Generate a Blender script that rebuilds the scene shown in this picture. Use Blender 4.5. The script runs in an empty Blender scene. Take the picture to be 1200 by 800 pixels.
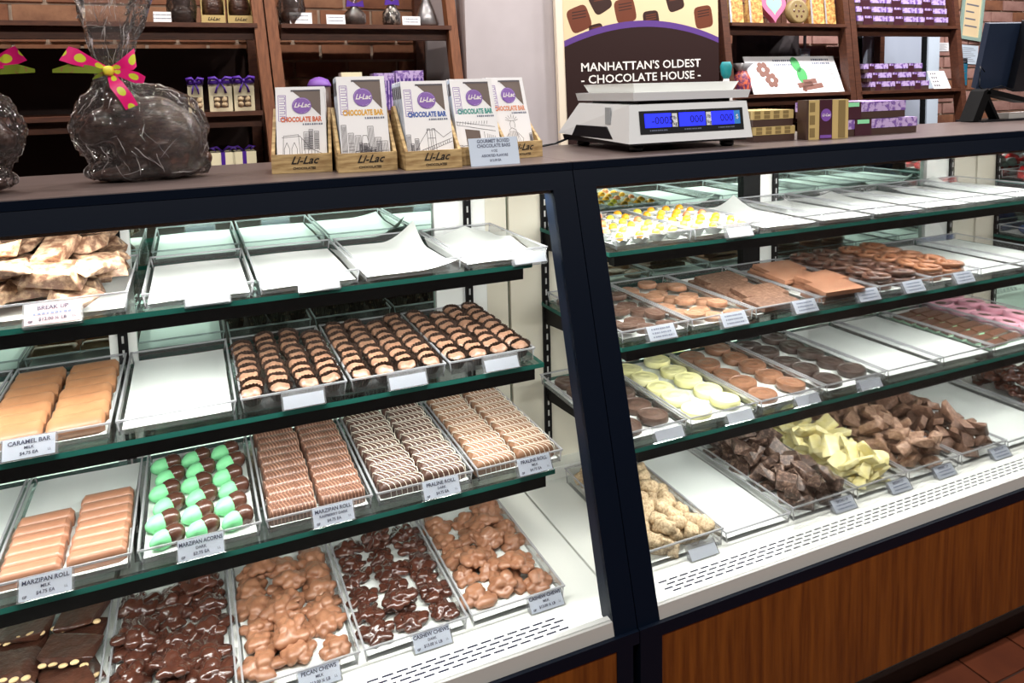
import bpy, bmesh, math, random
import numpy as np
from mathutils.bvhtree import BVHTree
from mathutils import Matrix, Vector, Euler, noise

random.seed(7)
SC = bpy.context.scene
COL = SC.collection
PI = math.pi

# ------------------------------------------------------------------ camera
# f = 872 px on a 1200x800 frame, optical axis at pixel (600, 189)
RM = ((0.91599379, -0.40044307, -0.02450975),
      (-0.06085456, -0.07829691, -0.99507101),
      (0.39655025, 0.91297039, -0.09608827))
CAM = Vector((-0.71362, -1.1, 1.46))
cd = bpy.data.cameras.new('camera')
cam = bpy.data.objects.new('camera', cd)
COL.objects.link(cam)
r0, r1, r2 = (Vector(r) for r in RM)
rot = Matrix((r0, -r1, -r2)).transposed()
cam.matrix_world = Matrix.Translation(CAM) @ rot.to_4x4()
cd.sensor_width = 36
cd.lens = 871.98 / 1200 * 36
cd.shift_y = -(400 - 189.14) / 1200
cd.clip_start = 0.02
SC.camera = cam

# ------------------------------------------------------------------ view, world, room lamps
vs = SC.view_settings
vs.view_transform = 'Standard'
vs.look = 'None'
vs.gamma = 1
vs.use_curve_mapping = False
vs.exposure = 0.0
SC.cycles.max_bounces = 10
SC.cycles.transparent_max_bounces = 28
SC.cycles.glossy_bounces = 5
SC.cycles.caustics_reflective = False
SC.cycles.caustics_refractive = False
SC.cycles.sample_clamp_indirect = 4

w = bpy.data.worlds.new('world')
SC.world = w
w.use_nodes = True
w.node_tree.nodes['Background'].inputs[0].default_value = (0.9, 0.93, 1.0, 1)
w.node_tree.nodes['Background'].inputs[1].default_value = 0.22


def lamp(name, loc, size, power, col=(1, 1, 1), size_y=None, rot=(0, 0, 0), parent=None, spread=None):
    d = bpy.data.lights.new(name, 'AREA')
    d.energy = power
    d.color = col
    d.size = size
    if size_y is not None:
        d.shape = 'RECTANGLE'
        d.size_y = size_y
    else:
        d.shape = 'DISK'
    if spread:
        d.spread = spread
    o = bpy.data.objects.new(name, d)
    o.location = loc
    o.rotation_euler = rot
    COL.objects.link(o)
    if parent:
        o.parent = parent
    return o


# ceiling tracks of small round lamps, over the customer side and over the clerks' aisle
for k in range(7):
    lamp('ceiling_lamp', (-2.1 + k * 0.9, -1.15 - 0.25 * (k % 2), 2.95), 0.13, 21, (1.0, 0.94, 0.87))
for k in range(8):
    lamp('ceiling_lamp', (-1.75 + k * 0.75, 0.92, 2.95), 0.13, 13 if k < 4 else 26, (1.0, 0.93, 0.85) if k < 4 else (1, 0.96, 0.94))


# ------------------------------------------------------------------ helpers
def S(r, g, b):
    def f(c):
        c /= 255.0
        return c / 12.92 if c <= 0.04045 else ((c + 0.055) / 1.055) ** 2.4
    return (f(r), f(g), f(b), 1.0)


MATS = {}


def M(name, col, rough=0.5, metal=0.0, col2=None, scale=20.0, detail=4.0, stretch=None, lo=0.35, hi=0.65,
      bump=None, bscale=None, spec=0.5, coat=0.0, emit=0.0, alpha=1.0, trans=0.0, sss=0.0, musg=False):
    m = bpy.data.materials.new(name)
    m.use_nodes = True
    nt = m.node_tree
    b = nt.nodes['Principled BSDF']
    b.inputs['Base Color'].default_value = col
    b.inputs['Roughness'].default_value = rough
    b.inputs['Metallic'].default_value = metal
    b.inputs['Specular IOR Level'].default_value = spec
    b.inputs['Coat Weight'].default_value = coat
    b.inputs['Coat Roughness'].default_value = 0.12
    b.inputs['Alpha'].default_value = alpha
    if emit:
        b.inputs['Emission Color'].default_value = col
        b.inputs['Emission Strength'].default_value = emit
    tc = mp = None
    if col2 or bump:
        tc = nt.nodes.new('ShaderNodeTexCoord')
        mp = nt.nodes.new('ShaderNodeMapping')
        nt.links.new(tc.outputs['Object'], mp.inputs[0])
        if stretch:
            mp.inputs['Scale'].default_value = stretch
    if col2:
        n = nt.nodes.new('ShaderNodeTexNoise')
        n.inputs['Scale'].default_value = scale
        n.inputs['Detail'].default_value = detail
        n.inputs['Roughness'].default_value = 0.6
        nt.links.new(mp.outputs[0], n.inputs['Vector'])
        rp = nt.nodes.new('ShaderNodeValToRGB')
        rp.color_ramp.elements[0].position = lo
        rp.color_ramp.elements[1].position = hi
        rp.color_ramp.elements[0].color = col
        rp.color_ramp.elements[1].color = col2
        nt.links.new(n.outputs['Fac'], rp.inputs[0])
        nt.links.new(rp.outputs[0], b.inputs['Base Color'])
    if bump:
        n2 = nt.nodes.new('ShaderNodeTexNoise')
        n2.inputs['Scale'].default_value = bscale or scale
        n2.inputs['Detail'].default_value = 3
        nt.links.new(mp.outputs[0], n2.inputs['Vector'])
        bp = nt.nodes.new('ShaderNodeBump')
        bp.inputs['Strength'].default_value = bump
        bp.inputs['Distance'].default_value = 0.002
        nt.links.new(n2.outputs['Fac'], bp.inputs['Height'])
        nt.links.new(bp.outputs[0], b.inputs['Normal'])
    MATS[name] = m
    return m


def clear(name, tint=(1, 1, 1, 1), ior=1.45, gloss=1.0, rough=0.02, base=0.0, bump=None, bscale=40, milk=0.0):
    """thin clear sheet: see-through, with Fresnel reflection (and optional haze)"""
    m = bpy.data.materials.new(name)
    m.use_nodes = True
    nt = m.node_tree
    nt.nodes.remove(nt.nodes['Principled BSDF'])
    out = nt.nodes['Material Output']
    tr = nt.nodes.new('ShaderNodeBsdfTransparent')
    tr.inputs[0].default_value = tint
    gl = nt.nodes.new('ShaderNodeBsdfGlossy')
    gl.inputs['Roughness'].default_value = rough
    fr = nt.nodes.new('ShaderNodeFresnel')
    fr.inputs[0].default_value = ior
    ma = nt.nodes.new('ShaderNodeMath')
    ma.operation = 'MULTIPLY_ADD'
    ma.use_clamp = True
    ma.inputs[1].default_value = gloss
    ma.inputs[2].default_value = base
    nt.links.new(fr.outputs[0], ma.inputs[0])
    mx = nt.nodes.new('ShaderNodeMixShader')
    nt.links.new(ma.outputs[0], mx.inputs[0])
    top = tr
    milk_nodes = []
    if milk:
        d1 = nt.nodes.new('ShaderNodeBsdfTranslucent')
        d1.inputs[0].default_value = (0.93, 0.94, 0.97, 1)
        d2 = nt.nodes.new('ShaderNodeBsdfDiffuse')
        d2.inputs[0].default_value = (0.93, 0.94, 0.97, 1)
        df = nt.nodes.new('ShaderNodeMixShader')
        nt.links.new(d1.outputs[0], df.inputs[1])
        nt.links.new(d2.outputs[0], df.inputs[2])
        if bump:
            milk_nodes.append(d2)
        m2 = nt.nodes.new('ShaderNodeMixShader')
        m2.inputs[0].default_value = milk
        nt.links.new(tr.outputs[0], m2.inputs[1])
        nt.links.new(df.outputs[0], m2.inputs[2])
        top = m2
    nt.links.new(top.outputs[0], mx.inputs[1])
    nt.links.new(gl.outputs[0], mx.inputs[2])
    nt.links.new(mx.outputs[0], out.inputs[0])
    if bump:
        tc = nt.nodes.new('ShaderNodeTexCoord')
        n2 = nt.nodes.new('ShaderNodeTexNoise')
        n2.inputs['Scale'].default_value = bscale
        n2.inputs['Detail'].default_value = 2.5
        n2.inputs['Distortion'].default_value = 1.2
        nt.links.new(tc.outputs['Object'], n2.inputs['Vector'])
        bp = nt.nodes.new('ShaderNodeBump')
        bp.inputs['Strength'].default_value = bump
        bp.inputs['Distance'].default_value = 0.01
        nt.links.new(n2.outputs['Fac'], bp.inputs['Height'])
        nt.links.new(bp.outputs[0], gl.inputs['Normal'])
        nt.links.new(bp.outputs[0], fr.inputs['Normal'])
        for q in milk_nodes:
            nt.links.new(bp.outputs[0], q.inputs['Normal'])
    MATS[name] = m
    return m


def thin(name, col, through=0.5):
    """thin sheet that also lets light through from behind"""
    m = bpy.data.materials.new(name)
    m.use_nodes = True
    nt = m.node_tree
    b = nt.nodes['Principled BSDF']
    b.inputs['Base Color'].default_value = col
    b.inputs['Roughness'].default_value = 0.45
    t = nt.nodes.new('ShaderNodeBsdfTranslucent')
    t.inputs[0].default_value = col
    mx = nt.nodes.new('ShaderNodeMixShader')
    mx.inputs[0].default_value = through
    nt.links.new(b.outputs[0], mx.inputs[1])
    nt.links.new(t.outputs[0], mx.inputs[2])
    nt.links.new(mx.outputs[0], nt.nodes['Material Output'].inputs[0])
    MATS[name] = m


def pick(mats):
    return [MATS[m] if isinstance(m, str) else m for m in (mats if isinstance(mats, (list, tuple)) else [mats])]


class MB:
    def __init__(s):
        s.v, s.f, s.m, s.sm = [], [], [], []

    def add(s, vs, fs, mi=0, smooth=False, T=None):
        o = len(s.v)
        if T is not None:
            vs = [tuple(T @ Vector(p)) for p in vs]
        s.v.extend([tuple(p) for p in vs])
        for f in fs:
            s.f.append(tuple(i + o for i in f))
            s.m.append(mi)
            s.sm.append(smooth)
        return s

    def box(s, x0, x1, y0, y1, z0, z1, mi=0, T=None):
        vs = [(x0, y0, z0), (x1, y0, z0), (x1, y1, z0), (x0, y1, z0), (x0, y0, z1), (x1, y0, z1), (x1, y1, z1), (x0, y1, z1)]
        fs = [(0, 3, 2, 1), (4, 5, 6, 7), (0, 1, 5, 4), (1, 2, 6, 5), (2, 3, 7, 6), (3, 0, 4, 7)]
        return s.add(vs, fs, mi, False, T)

    def hexa(s, bot, top, mi=0):
        fs = [(0, 3, 2, 1), (4, 5, 6, 7), (0, 1, 5, 4), (1, 2, 6, 5), (2, 3, 7, 6), (3, 0, 4, 7)]
        return s.add(list(bot) + list(top), fs, mi)

    def prism(s, poly, a0, a1, axis='x', mi=0, T=None, smooth=False):
        """extrude a 2-D outline along an axis (x: poly is (y,z); y: poly is (x,z); z: poly is (x,y))"""
        n = len(poly)

        def pt(p, a):
            return (a, p[0], p[1]) if axis == 'x' else ((p[0], a, p[1]) if axis == 'y' else (p[0], p[1], a))
        vs = [pt(p, a0) for p in poly] + [pt(p, a1) for p in poly]
        fs = [(i, (i + 1) % n, n + (i + 1) % n, n + i) for i in range(n)]
        s.add(vs, fs, mi, smooth, T)
        s.add(vs, [tuple(range(n))[::-1], tuple(range(n, 2 * n))], mi, False, T)
        return s

    def lathe(s, prof, n=24, mi=0, T=None, smooth=True, flute=None, lid=True):
        vs, fs = [], []
        for k, (r, z) in enumerate(prof):
            for i in range(n):
                a = 2 * PI * i / n
                q = r * (1 + (flute[k] if flute else 0) * (1 if i % 2 else -1))
                vs.append((q * math.cos(a), q * math.sin(a), z))
        for k in range(len(prof) - 1):
            for i in range(n):
                j = (i + 1) % n
                fs.append((k * n + i, k * n + j, (k + 1) * n + j, (k + 1) * n + i))
        if prof[0][0] > 1e-6:
            fs.append(tuple(range(n))[::-1])
        if lid and prof[-1][0] > 1e-6:
            fs.append(tuple(range((len(prof) - 1) * n, len(prof) * n)))
        return s.add(vs, fs, mi, smooth, T)

    def tube(s, pts, r, n=8, mi=0, closed=False, T=None, flat=1.0):
        P = [Vector(p) for p in pts]
        rs = r if isinstance(r, (list, tuple)) else [r] * len(P)
        vs, fs = [], []
        up = Vector((0, 0, 1))
        m = len(P)
        for k, p in enumerate(P):
            a = P[(k + 1) % m] if (closed or k + 1 < m) else p
            b = P[k - 1] if (closed or k > 0) else p
            t = (a - b)
            t = t.normalized() if t.length > 1e-9 else Vector((1, 0, 0))
            u = up if abs(t.dot(up)) < 0.95 else Vector((1, 0, 0))
            sx = t.cross(u).normalized()
            sy = sx.cross(t).normalized()
            for i in range(n):
                an = 2 * PI * i / n
                vs.append(tuple(p + sx * (rs[k] * math.cos(an)) + sy * (rs[k] * flat * math.sin(an))))
        for k in range(m if closed else m - 1):
            k2 = (k + 1) % m
            for i in range(n):
                j = (i + 1) % n
                fs.append((k * n + i, k * n + j, k2 * n + j, k2 * n + i))
        if not closed:
            fs.append(tuple(range(n))[::-1])
            fs.append(tuple(range((m - 1) * n, m * n)))
        return s.add(vs, fs, mi, True, T)

    def quad(s, a, b, c, d, mi=0):
        return s.add([a, b, c, d], [(0, 1, 2, 3)], mi)

    def mesh(s, name, mats, sharp=None):
        me = bpy.data.meshes.new(name)
        me.from_pydata(s.v, [], s.f)
        for m in pick(mats):
            me.materials.append(m)
        me.polygons.foreach_set('material_index', s.m)
        me.polygons.foreach_set('use_smooth', s.sm)
        if sharp:
            me.set_sharp_from_angle(angle=math.radians(sharp))
        me.update()
        return me

    def obj(s, name, mats, parent=None, sharp=None):
        return put(name, s.mesh(name, mats, sharp), parent)


def put(name, me, parent=None, loc=None, rot=None, scale=None):
    o = bpy.data.objects.new(name, me)
    COL.objects.link(o)
    if parent:
        o.parent = parent
    if loc is not None:
        o.location = loc
    if rot is not None:
        o.rotation_euler = rot
    if scale is not None:
        o.scale = scale
    return o


def tag(o, label, cat, group=None, kind=None):
    o['label'] = label
    o['category'] = cat
    if group:
        o['group'] = group
    if kind:
        o['kind'] = kind
    return o


def thing(name, label, cat, loc=(0, 0, 0), rot=(0, 0, 0), group=None):
    o = bpy.data.objects.new(name, None)
    o.empty_display_size = 0.02
    COL.objects.link(o)
    o.location = loc
    o.rotation_euler = rot
    return tag(o, label, cat, group)


def structure(o):
    o['kind'] = 'structure'
    return o


TXT = {}


def text_mesh(s, size, mat, align='CENTER', shear=0.0, weight=0.0, width=1.0, res=2):
    key = (s, size, mat, align, shear, weight, width)
    if key in TXT:
        return TXT[key]
    cu = bpy.data.curves.new('lettering', 'FONT')
    cu.body = s
    cu.size = size
    cu.align_x = align
    cu.align_y = 'CENTER'
    cu.shear = shear
    cu.offset = weight
    cu.resolution_u = res
    ob = bpy.data.objects.new('lettering', cu)
    me = bpy.data.meshes.new_from_object(ob)
    me.name = 'lettering'
    bpy.data.objects.remove(ob)
    bpy.data.curves.remove(cu)
    for v in me.vertices:                 # stand the print up: faces -y
        x, y, z = v.co
        v.co = (x * width, 0, y)
    me.materials.clear()
    me.materials.append(MATS[mat])
    TXT[key] = me
    return me


def letters(parent, s, size, mat, x, z, y=-0.0006, **k):
    return put('lettering', text_mesh(s, size, mat, **k), parent, (x, y, z))


def stuff(*a):
    o = put(*a)
    o['kind'] = 'stuff'
    return o


def blob(name, ells, voxel, mats, smooth_iter=6, noise=0.0):
    """one continuous skin round a set of ellipsoids (cx,cy,cz,rx,ry,rz[,rot])"""
    bm = bmesh.new()
    for e in ells:
        T = Matrix.Translation(e[:3])
        if len(e) > 6:
            T = T @ Euler(e[6]).to_matrix().to_4x4()
        T = T @ Matrix.Diagonal((e[3], e[4], e[5], 1))
        bmesh.ops.create_icosphere(bm, subdivisions=3, radius=1, matrix=T)
    me = bpy.data.meshes.new(name)
    bm.to_mesh(me)
    bm.free()
    ob = bpy.data.objects.new(name, me)
    COL.objects.link(ob)
    m = ob.modifiers.new('r', 'REMESH')
    m.mode = 'VOXEL'
    m.voxel_size = voxel
    s_ = ob.modifiers.new('s', 'SMOOTH')
    s_.iterations = smooth_iter
    dg = bpy.context.evaluated_depsgraph_get()
    dg.update()
    out = bpy.data.meshes.new_from_object(ob.evaluated_get(dg))
    out.name = name
    bpy.data.objects.remove(ob)
    out.materials.clear()
    for mm in pick(mats):
        out.materials.append(mm)
    out.polygons.foreach_set('use_smooth', [True] * len(out.polygons))
    return out


# ------------------------------------------------------------------ materials
M('black_frame', S(4, 13, 28), 0.5, spec=0.12, bump=0.05, bscale=300)
M('black_matte', S(7, 8, 10), 0.6, spec=0.15)
M('black_plastic', S(14, 17, 24), 0.4)
M('counter_laminate', S(92, 80, 78), 0.34, col2=S(104, 90, 88), scale=6, stretch=(1, 8, 1), spec=0.5)
M('white_enamel', S(238, 240, 236), 0.35)
M('white_deck', S(232, 234, 228), 0.4)
M('cream_panel', S(226, 222, 206), 0.5, col2=S(214, 208, 190), scale=3)
M('steel', S(196, 196, 194), 0.35, metal=0.3)
M('dark_slot', S(34, 36, 52), 0.8, spec=0.1)
M('mirror', S(196, 222, 212), 0.015, metal=1.0)
thin('glass_edge', S(44, 118, 106), 0.6)
clear('pane', (0.985, 0.995, 0.99, 1), 1.45, 0.5, 0.0)
clear('shelf_glass', (0.93, 0.98, 0.965, 1), 1.45, 0.7, 0.01)
clear('clear_tray', (0.985, 0.99, 0.995, 1), 1.4, 0.6, 0.08, milk=0.07)
clear('tray_rim', (0.95, 0.95, 0.98, 1), 1.4, 0.7, 0.15, base=0.03, milk=0.45)
clear('holder_clear', (0.98, 0.985, 1.0, 1), 1.4, 0.8, 0.12, base=0.04, milk=0.22)
clear('cellophane', (0.96, 0.945, 0.945, 1), 1.5, 1.5, 0.05, base=0.035, bump=0.35, bscale=90, milk=0.028)
M('paper_white', S(230, 235, 231), 0.8)
thin('tag_paper', S(232, 237, 247), 0.6)
thin('tag_pink', S(253, 228, 232), 0.6)
M('tag_ink', S(40, 46, 70), 0.7)
M('tag_ink_soft', S(110, 118, 140), 0.7)
# chocolate
M('milk_choc', S(158, 112, 84), 0.38, col2=S(140, 94, 68), scale=70, bump=0.25, bscale=60, coat=0.15)
M('milk_light', S(172, 124, 98), 0.36, col2=S(160, 110, 84), scale=20, bump=0.1, bscale=80, coat=0.12)
M('caramel_choc', S(170, 122, 86), 0.4, col2=S(154, 104, 70), scale=20, bump=0.12, bscale=70)
M('dark_choc', S(70, 43, 34), 0.26, col2=S(88, 56, 44), scale=30, bump=0.3, bscale=60, coat=0.35)
M('dark_gloss', S(62, 34, 26), 0.2, col2=S(84, 48, 36), scale=35, bump=0.45, bscale=70, coat=0.5)
M('bark_choc', S(58, 34, 26), 0.3, col2=S(80, 48, 36), scale=60, bump=1.0, bscale=90, coat=0.3)
M('choc_broken', S(104, 74, 58), 0.55, col2=S(150, 118, 98), scale=110, bump=0.5, bscale=120, lo=0.45, hi=0.75)
M('choc_broken_dark', S(64, 46, 38), 0.42, col2=S(150, 124, 108), scale=110, bump=0.5, bscale=120, lo=0.46, hi=0.74)
M('choc_broken_milk', S(132, 100, 80), 0.55, col2=S(190, 156, 132), scale=110, bump=0.5, bscale=120, lo=0.42, hi=0.72)
M('buttercrunch', S(104, 72, 54), 0.55, col2=S(190, 158, 128), scale=75, bump=0.7, bscale=110, lo=0.42, hi=0.66)
M('white_choc', S(240, 226, 150), 0.42, col2=S(250, 242, 190), scale=60)
M('yellow_choc', S(238, 234, 164), 0.4, col2=S(244, 240, 190), scale=10, bump=0.2, bscale=60)
M('praline_milk', S(146, 108, 82), 0.4, col2=S(128, 90, 66), scale=20)
M('praline_dark', S(78, 54, 46), 0.35, col2=S(94, 66, 54), scale=20)
M('raspberry_choc', S(118, 82, 66), 0.33, col2=S(98, 66, 52), scale=20, coat=0.2)
M('white_drizzle', S(244, 236, 220), 0.45)
M('pale_brown_drizzle', S(190, 148, 126), 0.4)
M('green_marzipan', S(140, 228, 164), 0.5, col2=S(124, 214, 148), scale=30, bump=0.2, bscale=150)
M('nougat_tan', S(202, 180, 146), 0.75, col2=S(134, 106, 74), scale=190, detail=6, bump=0.8, bscale=160, lo=0.42, hi=0.7)
M('speckled_choc', S(52, 34, 30), 0.5, col2=S(226, 214, 200), scale=60, lo=0.5, hi=0.58, bump=0.6, bscale=80)
M('pink_candy', S(236, 172, 190), 0.45)
M('mint_candy', S(170, 224, 184), 0.5)
M('cup_choc', S(164, 126, 102), 0.4, col2=S(138, 100, 78), scale=120, coat=0.2)
M('paper_cup', S(62, 46, 38), 0.6)
M('disk_milk', S(176, 134, 106), 0.45, col2=S(158, 114, 88), scale=140, bump=0.35, bscale=90)
M('disk_dark', S(104, 80, 68), 0.42, col2=S(84, 62, 52), scale=140, bump=0.35, bscale=90)
M('oval_milk', S(146, 106, 82), 0.36, col2=S(126, 88, 66), scale=40, bump=0.4, bscale=120, coat=0.2)
M('oval_dark', S(60, 50, 46), 0.36, col2=S(80, 66, 60), scale=40, bump=0.4, bscale=120, coat=0.2)
M('oval_brown', S(96, 76, 66), 0.4, col2=S(76, 58, 50), scale=40, bump=0.4, bscale=120)
M('almond', S(222, 192, 142), 0.55)
M('egg_orange', S(244, 176, 40), 0.4)
M('egg_yellow', S(240, 224, 70), 0.4)
M('egg_coral', S(244, 150, 96), 0.4)
M('red_foil', S(214, 40, 44), 0.25, metal=0.35, bump=0.6, bscale=60)
M('blue_foil', S(70, 100, 158), 0.25, metal=0.35, bump=0.6, bscale=60)
M('silver_foil', S(220, 220, 224), 0.25, metal=0.5, bump=0.6, bscale=60)
# timber, walls
M('front_veneer', S(126, 72, 24), 0.4, col2=S(88, 44, 12), scale=16, detail=6, stretch=(4.0, 4.0, 0.22), lo=0.36, hi=0.66, spec=0.3)
M('shelf_wood', S(96, 56, 38), 0.5, col2=S(66, 36, 26), scale=20, stretch=(1, 6, 6), lo=0.3, hi=0.7)
M('shelf_wood_light', S(140, 88, 58), 0.5, col2=S(112, 66, 42), scale=24, stretch=(6, 6, 0.6))
M('shelf_shade', S(48, 26, 20), 0.6)  # dark brown imitating the shade inside a shelf unit
M('crate_wood', S(208, 180, 130), 0.65, col2=S(150, 120, 78), scale=14, detail=8, stretch=(1.2, 1.2, 9), lo=0.36, hi=0.62)
M('crate_ink', S(30, 24, 20), 0.7)
M('brick', S(150, 100, 72), 0.85, col2=S(112, 70, 52), scale=9, bump=0.6, bscale=50)
M('brick_pale', S(160, 116, 88), 0.85, col2=S(122, 84, 64), scale=9, bump=0.6, bscale=50)
M('brick_pink', S(176, 136, 126), 0.85, col2=S(144, 104, 96), scale=9, bump=0.6, bscale=50)
M('mortar', S(186, 168, 152), 0.9)
M('lilac_plaster', S(196, 188, 192), 0.7, col2=S(184, 176, 180), scale=3)
M('ceiling_paint', S(98, 92, 88), 0.8)
M('floor_tile', S(112, 58, 36), 0.45, col2=S(92, 46, 30), scale=7)
M('grout', S(46, 30, 24), 0.9)
M('shop_wall', S(70, 56, 50), 0.8, col2=S(84, 68, 60), scale=2)
M('kick_black', S(8, 8, 9), 0.6)
# goods
M('box_white', S(240, 240, 244), 0.55)
M('box_bluish', S(198, 212, 232), 0.55)
M('print_grey', S(118, 118, 128), 0.7)
M('print_dark', S(84, 80, 88), 0.7)
M('purple', S(128, 84, 176), 0.5)
M('purple_deep', S(70, 40, 130), 0.45)
M('ribbon_purple', S(78, 36, 150), 0.4)
M('lilac_print', S(196, 174, 222), 0.5, col2=S(122, 88, 168), scale=55, lo=0.48, hi=0.56)
M('box_brown', S(70, 50, 44), 0.5)
M('band_plum', S(66, 30, 44), 0.45)
M('mint_label', S(146, 230, 178), 0.5)
M('gold_check', S(200, 176, 118), 0.5)
M('gold_olive', S(136, 116, 74), 0.5)
M('cream_box', S(244, 234, 200), 0.55)
M('bar_brown', S(96, 78, 70), 0.45)
M('ink_orange', S(214, 108, 70), 0.6)
M('ink_yellow', S(226, 172, 56), 0.6)
M('ink_blue', S(64, 98, 176), 0.6)
M('ink_teal', S(70, 156, 148), 0.6)
M('ink_peach', S(226, 150, 116), 0.6)
M('poster_brown', S(46, 27, 26), 0.6, spec=0.2)
M('poster_cream', S(232, 208, 168), 0.5)
M('poster_purple', S(92, 56, 138), 0.5)
M('poster_edge', S(244, 230, 210), 0.5)
M('poster_choc_a', S(58, 36, 32), 0.35)
M('poster_choc_b', S(112, 60, 42), 0.35)
M('ink_white', S(246, 242, 238), 0.6)
M('scale_white', S(226, 230, 234), 0.35)
M('scale_grey', S(160, 166, 172), 0.4)
M('lcd_blue', S(40, 50, 255), 0.3, emit=1.1)
M('lcd_ink', S(16, 16, 96), 0.5)
M('badge_blue', S(60, 140, 214), 0.4)
M('foil_bag', S(178, 120, 70), 0.3, col2=S(228, 196, 120), scale=60, lo=0.4, hi=0.6, bump=0.8, bscale=50)
M('candy_mix', S(90, 40, 90), 0.4, col2=S(226, 110, 70), scale=80, lo=0.42, hi=0.6, bump=0.8, bscale=70)
M('teal_tissue', S(30, 150, 160), 0.5)
M('leaf_green', S(60, 160, 84), 0.5)
M('pic_brown', S(122, 78, 66), 0.55)
M('pink_tin', S(196, 110, 150), 0.45)
M('tin_green', S(150, 222, 180), 0.5)
M('cool_white', S(206, 220, 236), 0.5)
M('fridge_front', S(176, 186, 204), 0.4)
M('teal_card', S(20, 110, 140), 0.5)
M('navy_card', S(30, 50, 90), 0.5)
M('frame_green', S(150, 176, 166), 0.5)
M('monitor_navy', S(24, 40, 64), 0.5)
M('grey_board', S(92, 84, 86), 0.7, col2=S(64, 58, 60), scale=12)


def ribbon_mat():
    m = bpy.data.materials.new('dotted_ribbon')
    m.use_nodes = True
    nt = m.node_tree
    b = nt.nodes['Principled BSDF']
    b.inputs['Roughness'].default_value = 0.35
    uv = nt.nodes.new('ShaderNodeUVMap')
    sp = nt.nodes.new('ShaderNodeSeparateXYZ')
    nt.links.new(uv.outputs[0], sp.inputs[0])

    def mth(op, a, bb=None, c=None):
        n = nt.nodes.new('ShaderNodeMath')
        n.operation = op
        for i, q in enumerate((a, bb, c)):
            if q is None:
                continue
            if isinstance(q, (int, float)):
                n.inputs[i].default_value = q
            else:
                nt.links.new(q, n.inputs[i])
        return n.outputs[0]
    fu = mth('SUBTRACT', mth('FRACT', sp.outputs[0]), 0.5)
    fv = mth('SUBTRACT', sp.outputs[1], 0.5)
    d = mth('SQRT', mth('ADD', mth('MULTIPLY', fu, fu), mth('MULTIPLY', fv, fv)))
    dot = mth('LESS_THAN', d, 0.27)
    mx = nt.nodes.new('ShaderNodeMix')
    mx.data_type = 'RGBA'
    mx.inputs[6].default_value = S(228, 26, 120)
    mx.inputs[7].default_value = S(206, 214, 60)
    nt.links.new(dot, mx.inputs[0])
    nt.links.new(mx.outputs[2], b.inputs['Base Color'])
    MATS['dotted_ribbon'] = m


ribbon_mat()
M('ribbon_green', S(116, 132, 40), 0.4, col2=S(150, 60, 70), scale=60, lo=0.55, hi=0.6)

# ------------------------------------------------------------------ the room
fl = MB()
fl.box(-4, 6, -3.5, 2.2, -0.05, -0.004)
floor = structure(fl.obj('floor', 'grout'))
tile = MB()
tile.box(-0.0895, 0.0895, -0.0895, 0.0895, -0.004, 0.0)
tme = tile.mesh('tile', 'floor_tile')
tx0, ty0, tp = 0.987, -0.022, 0.185
for j in range(-6, 1):
    for i in range(-9, 13):
        put('tile', tme, floor, (tx0 + (i + 0.5) * tp, ty0 + (j + 0.5) * tp, 0))

WB = 1.96        # face of the brick back wall
wl = MB()
wl.box(-4, 6, WB + 0.012, WB + 0.2, 0, 3.1)
wall = structure(wl.obj('wall_back', 'mortar'))
bk = {}
for nm in ('brick', 'brick_pale', 'brick_pink'):
    b_ = MB()
    b_.box(-0.098, 0.098, 0, 0.03, -0.029, 0.029)
    bk[nm] = b_.mesh('brick', nm)
rest = MB()
for r in range(0, 34):
    z = 0.6 + r * 0.0685
    for c in range(-14, 24):
        x = c * 0.208 + (0.104 if r % 2 else 0)
        near = 1.22 < z < 2.02 and (-1.45 < x < 0.5 or 2.0 < x < 4.6)
        if near:
            k = 'brick_pink' if x > 1.5 and random.random() < .7 else random.choice(['brick', 'brick', 'brick_pale'])
            put('brick', bk[k], wall, (x, WB + random.uniform(-0.003, 0.003), z), (0, 0, random.uniform(-.008, .008)))
        else:
            rest.box(x - .098, x + .098, WB, WB + .03, z - .029, z + .029)
rb = rest.obj('brick', 'brick', wall)
rb['kind'] = 'stuff'
ce = MB()
ce.box(-4, 6, -3.5, 2.2, 3.1, 3.15)
structure(ce.obj('ceiling', 'ceiling_paint'))
for nm_, bx in (('wall_front', (-4, 6, -3.6, -3.5)), ('wall_right', (6.0, 6.1, -3.5, 2.2)), ('wall_left', (-4.1, -4.0, -3.5, 2.2))):
    q_ = MB()
    q_.box(*bx, 0, 3.1)
    structure(q_.obj(nm_, 'shop_wall'))
pi_ = MB()
pi_.box(0.215, 1.315, 1.425, WB + 0.012, 0, 3.1)
structure(pi_.obj('wall_pier', 'lilac_plaster'))

# ------------------------------------------------------------------ display cases
K = 0.27          # lean of the front glass


def yf(z):
    return K * (z - 0.4255)


def slant(x0, x1, z0, z1, d0, d1, mb, mi=0):
    mb.hexa([(x0, yf(z0) + d0, z0), (x1, yf(z0) + d0, z0), (x1, yf(z0) + d1, z0), (x0, yf(z0) + d1, z0)],
            [(x0, yf(z1) + d0, z1), (x1, yf(z1) + d0, z1), (x1, yf(z1) + d1, z1), (x0, yf(z1) + d1, z1)], mi)


MIR = 0.592
ZS = (1.112, 0.920, 0.718)       # shelf tops
YS = (0.235, 0.190, 0.150)       # shelf fronts
DECK = 0.463


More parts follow.
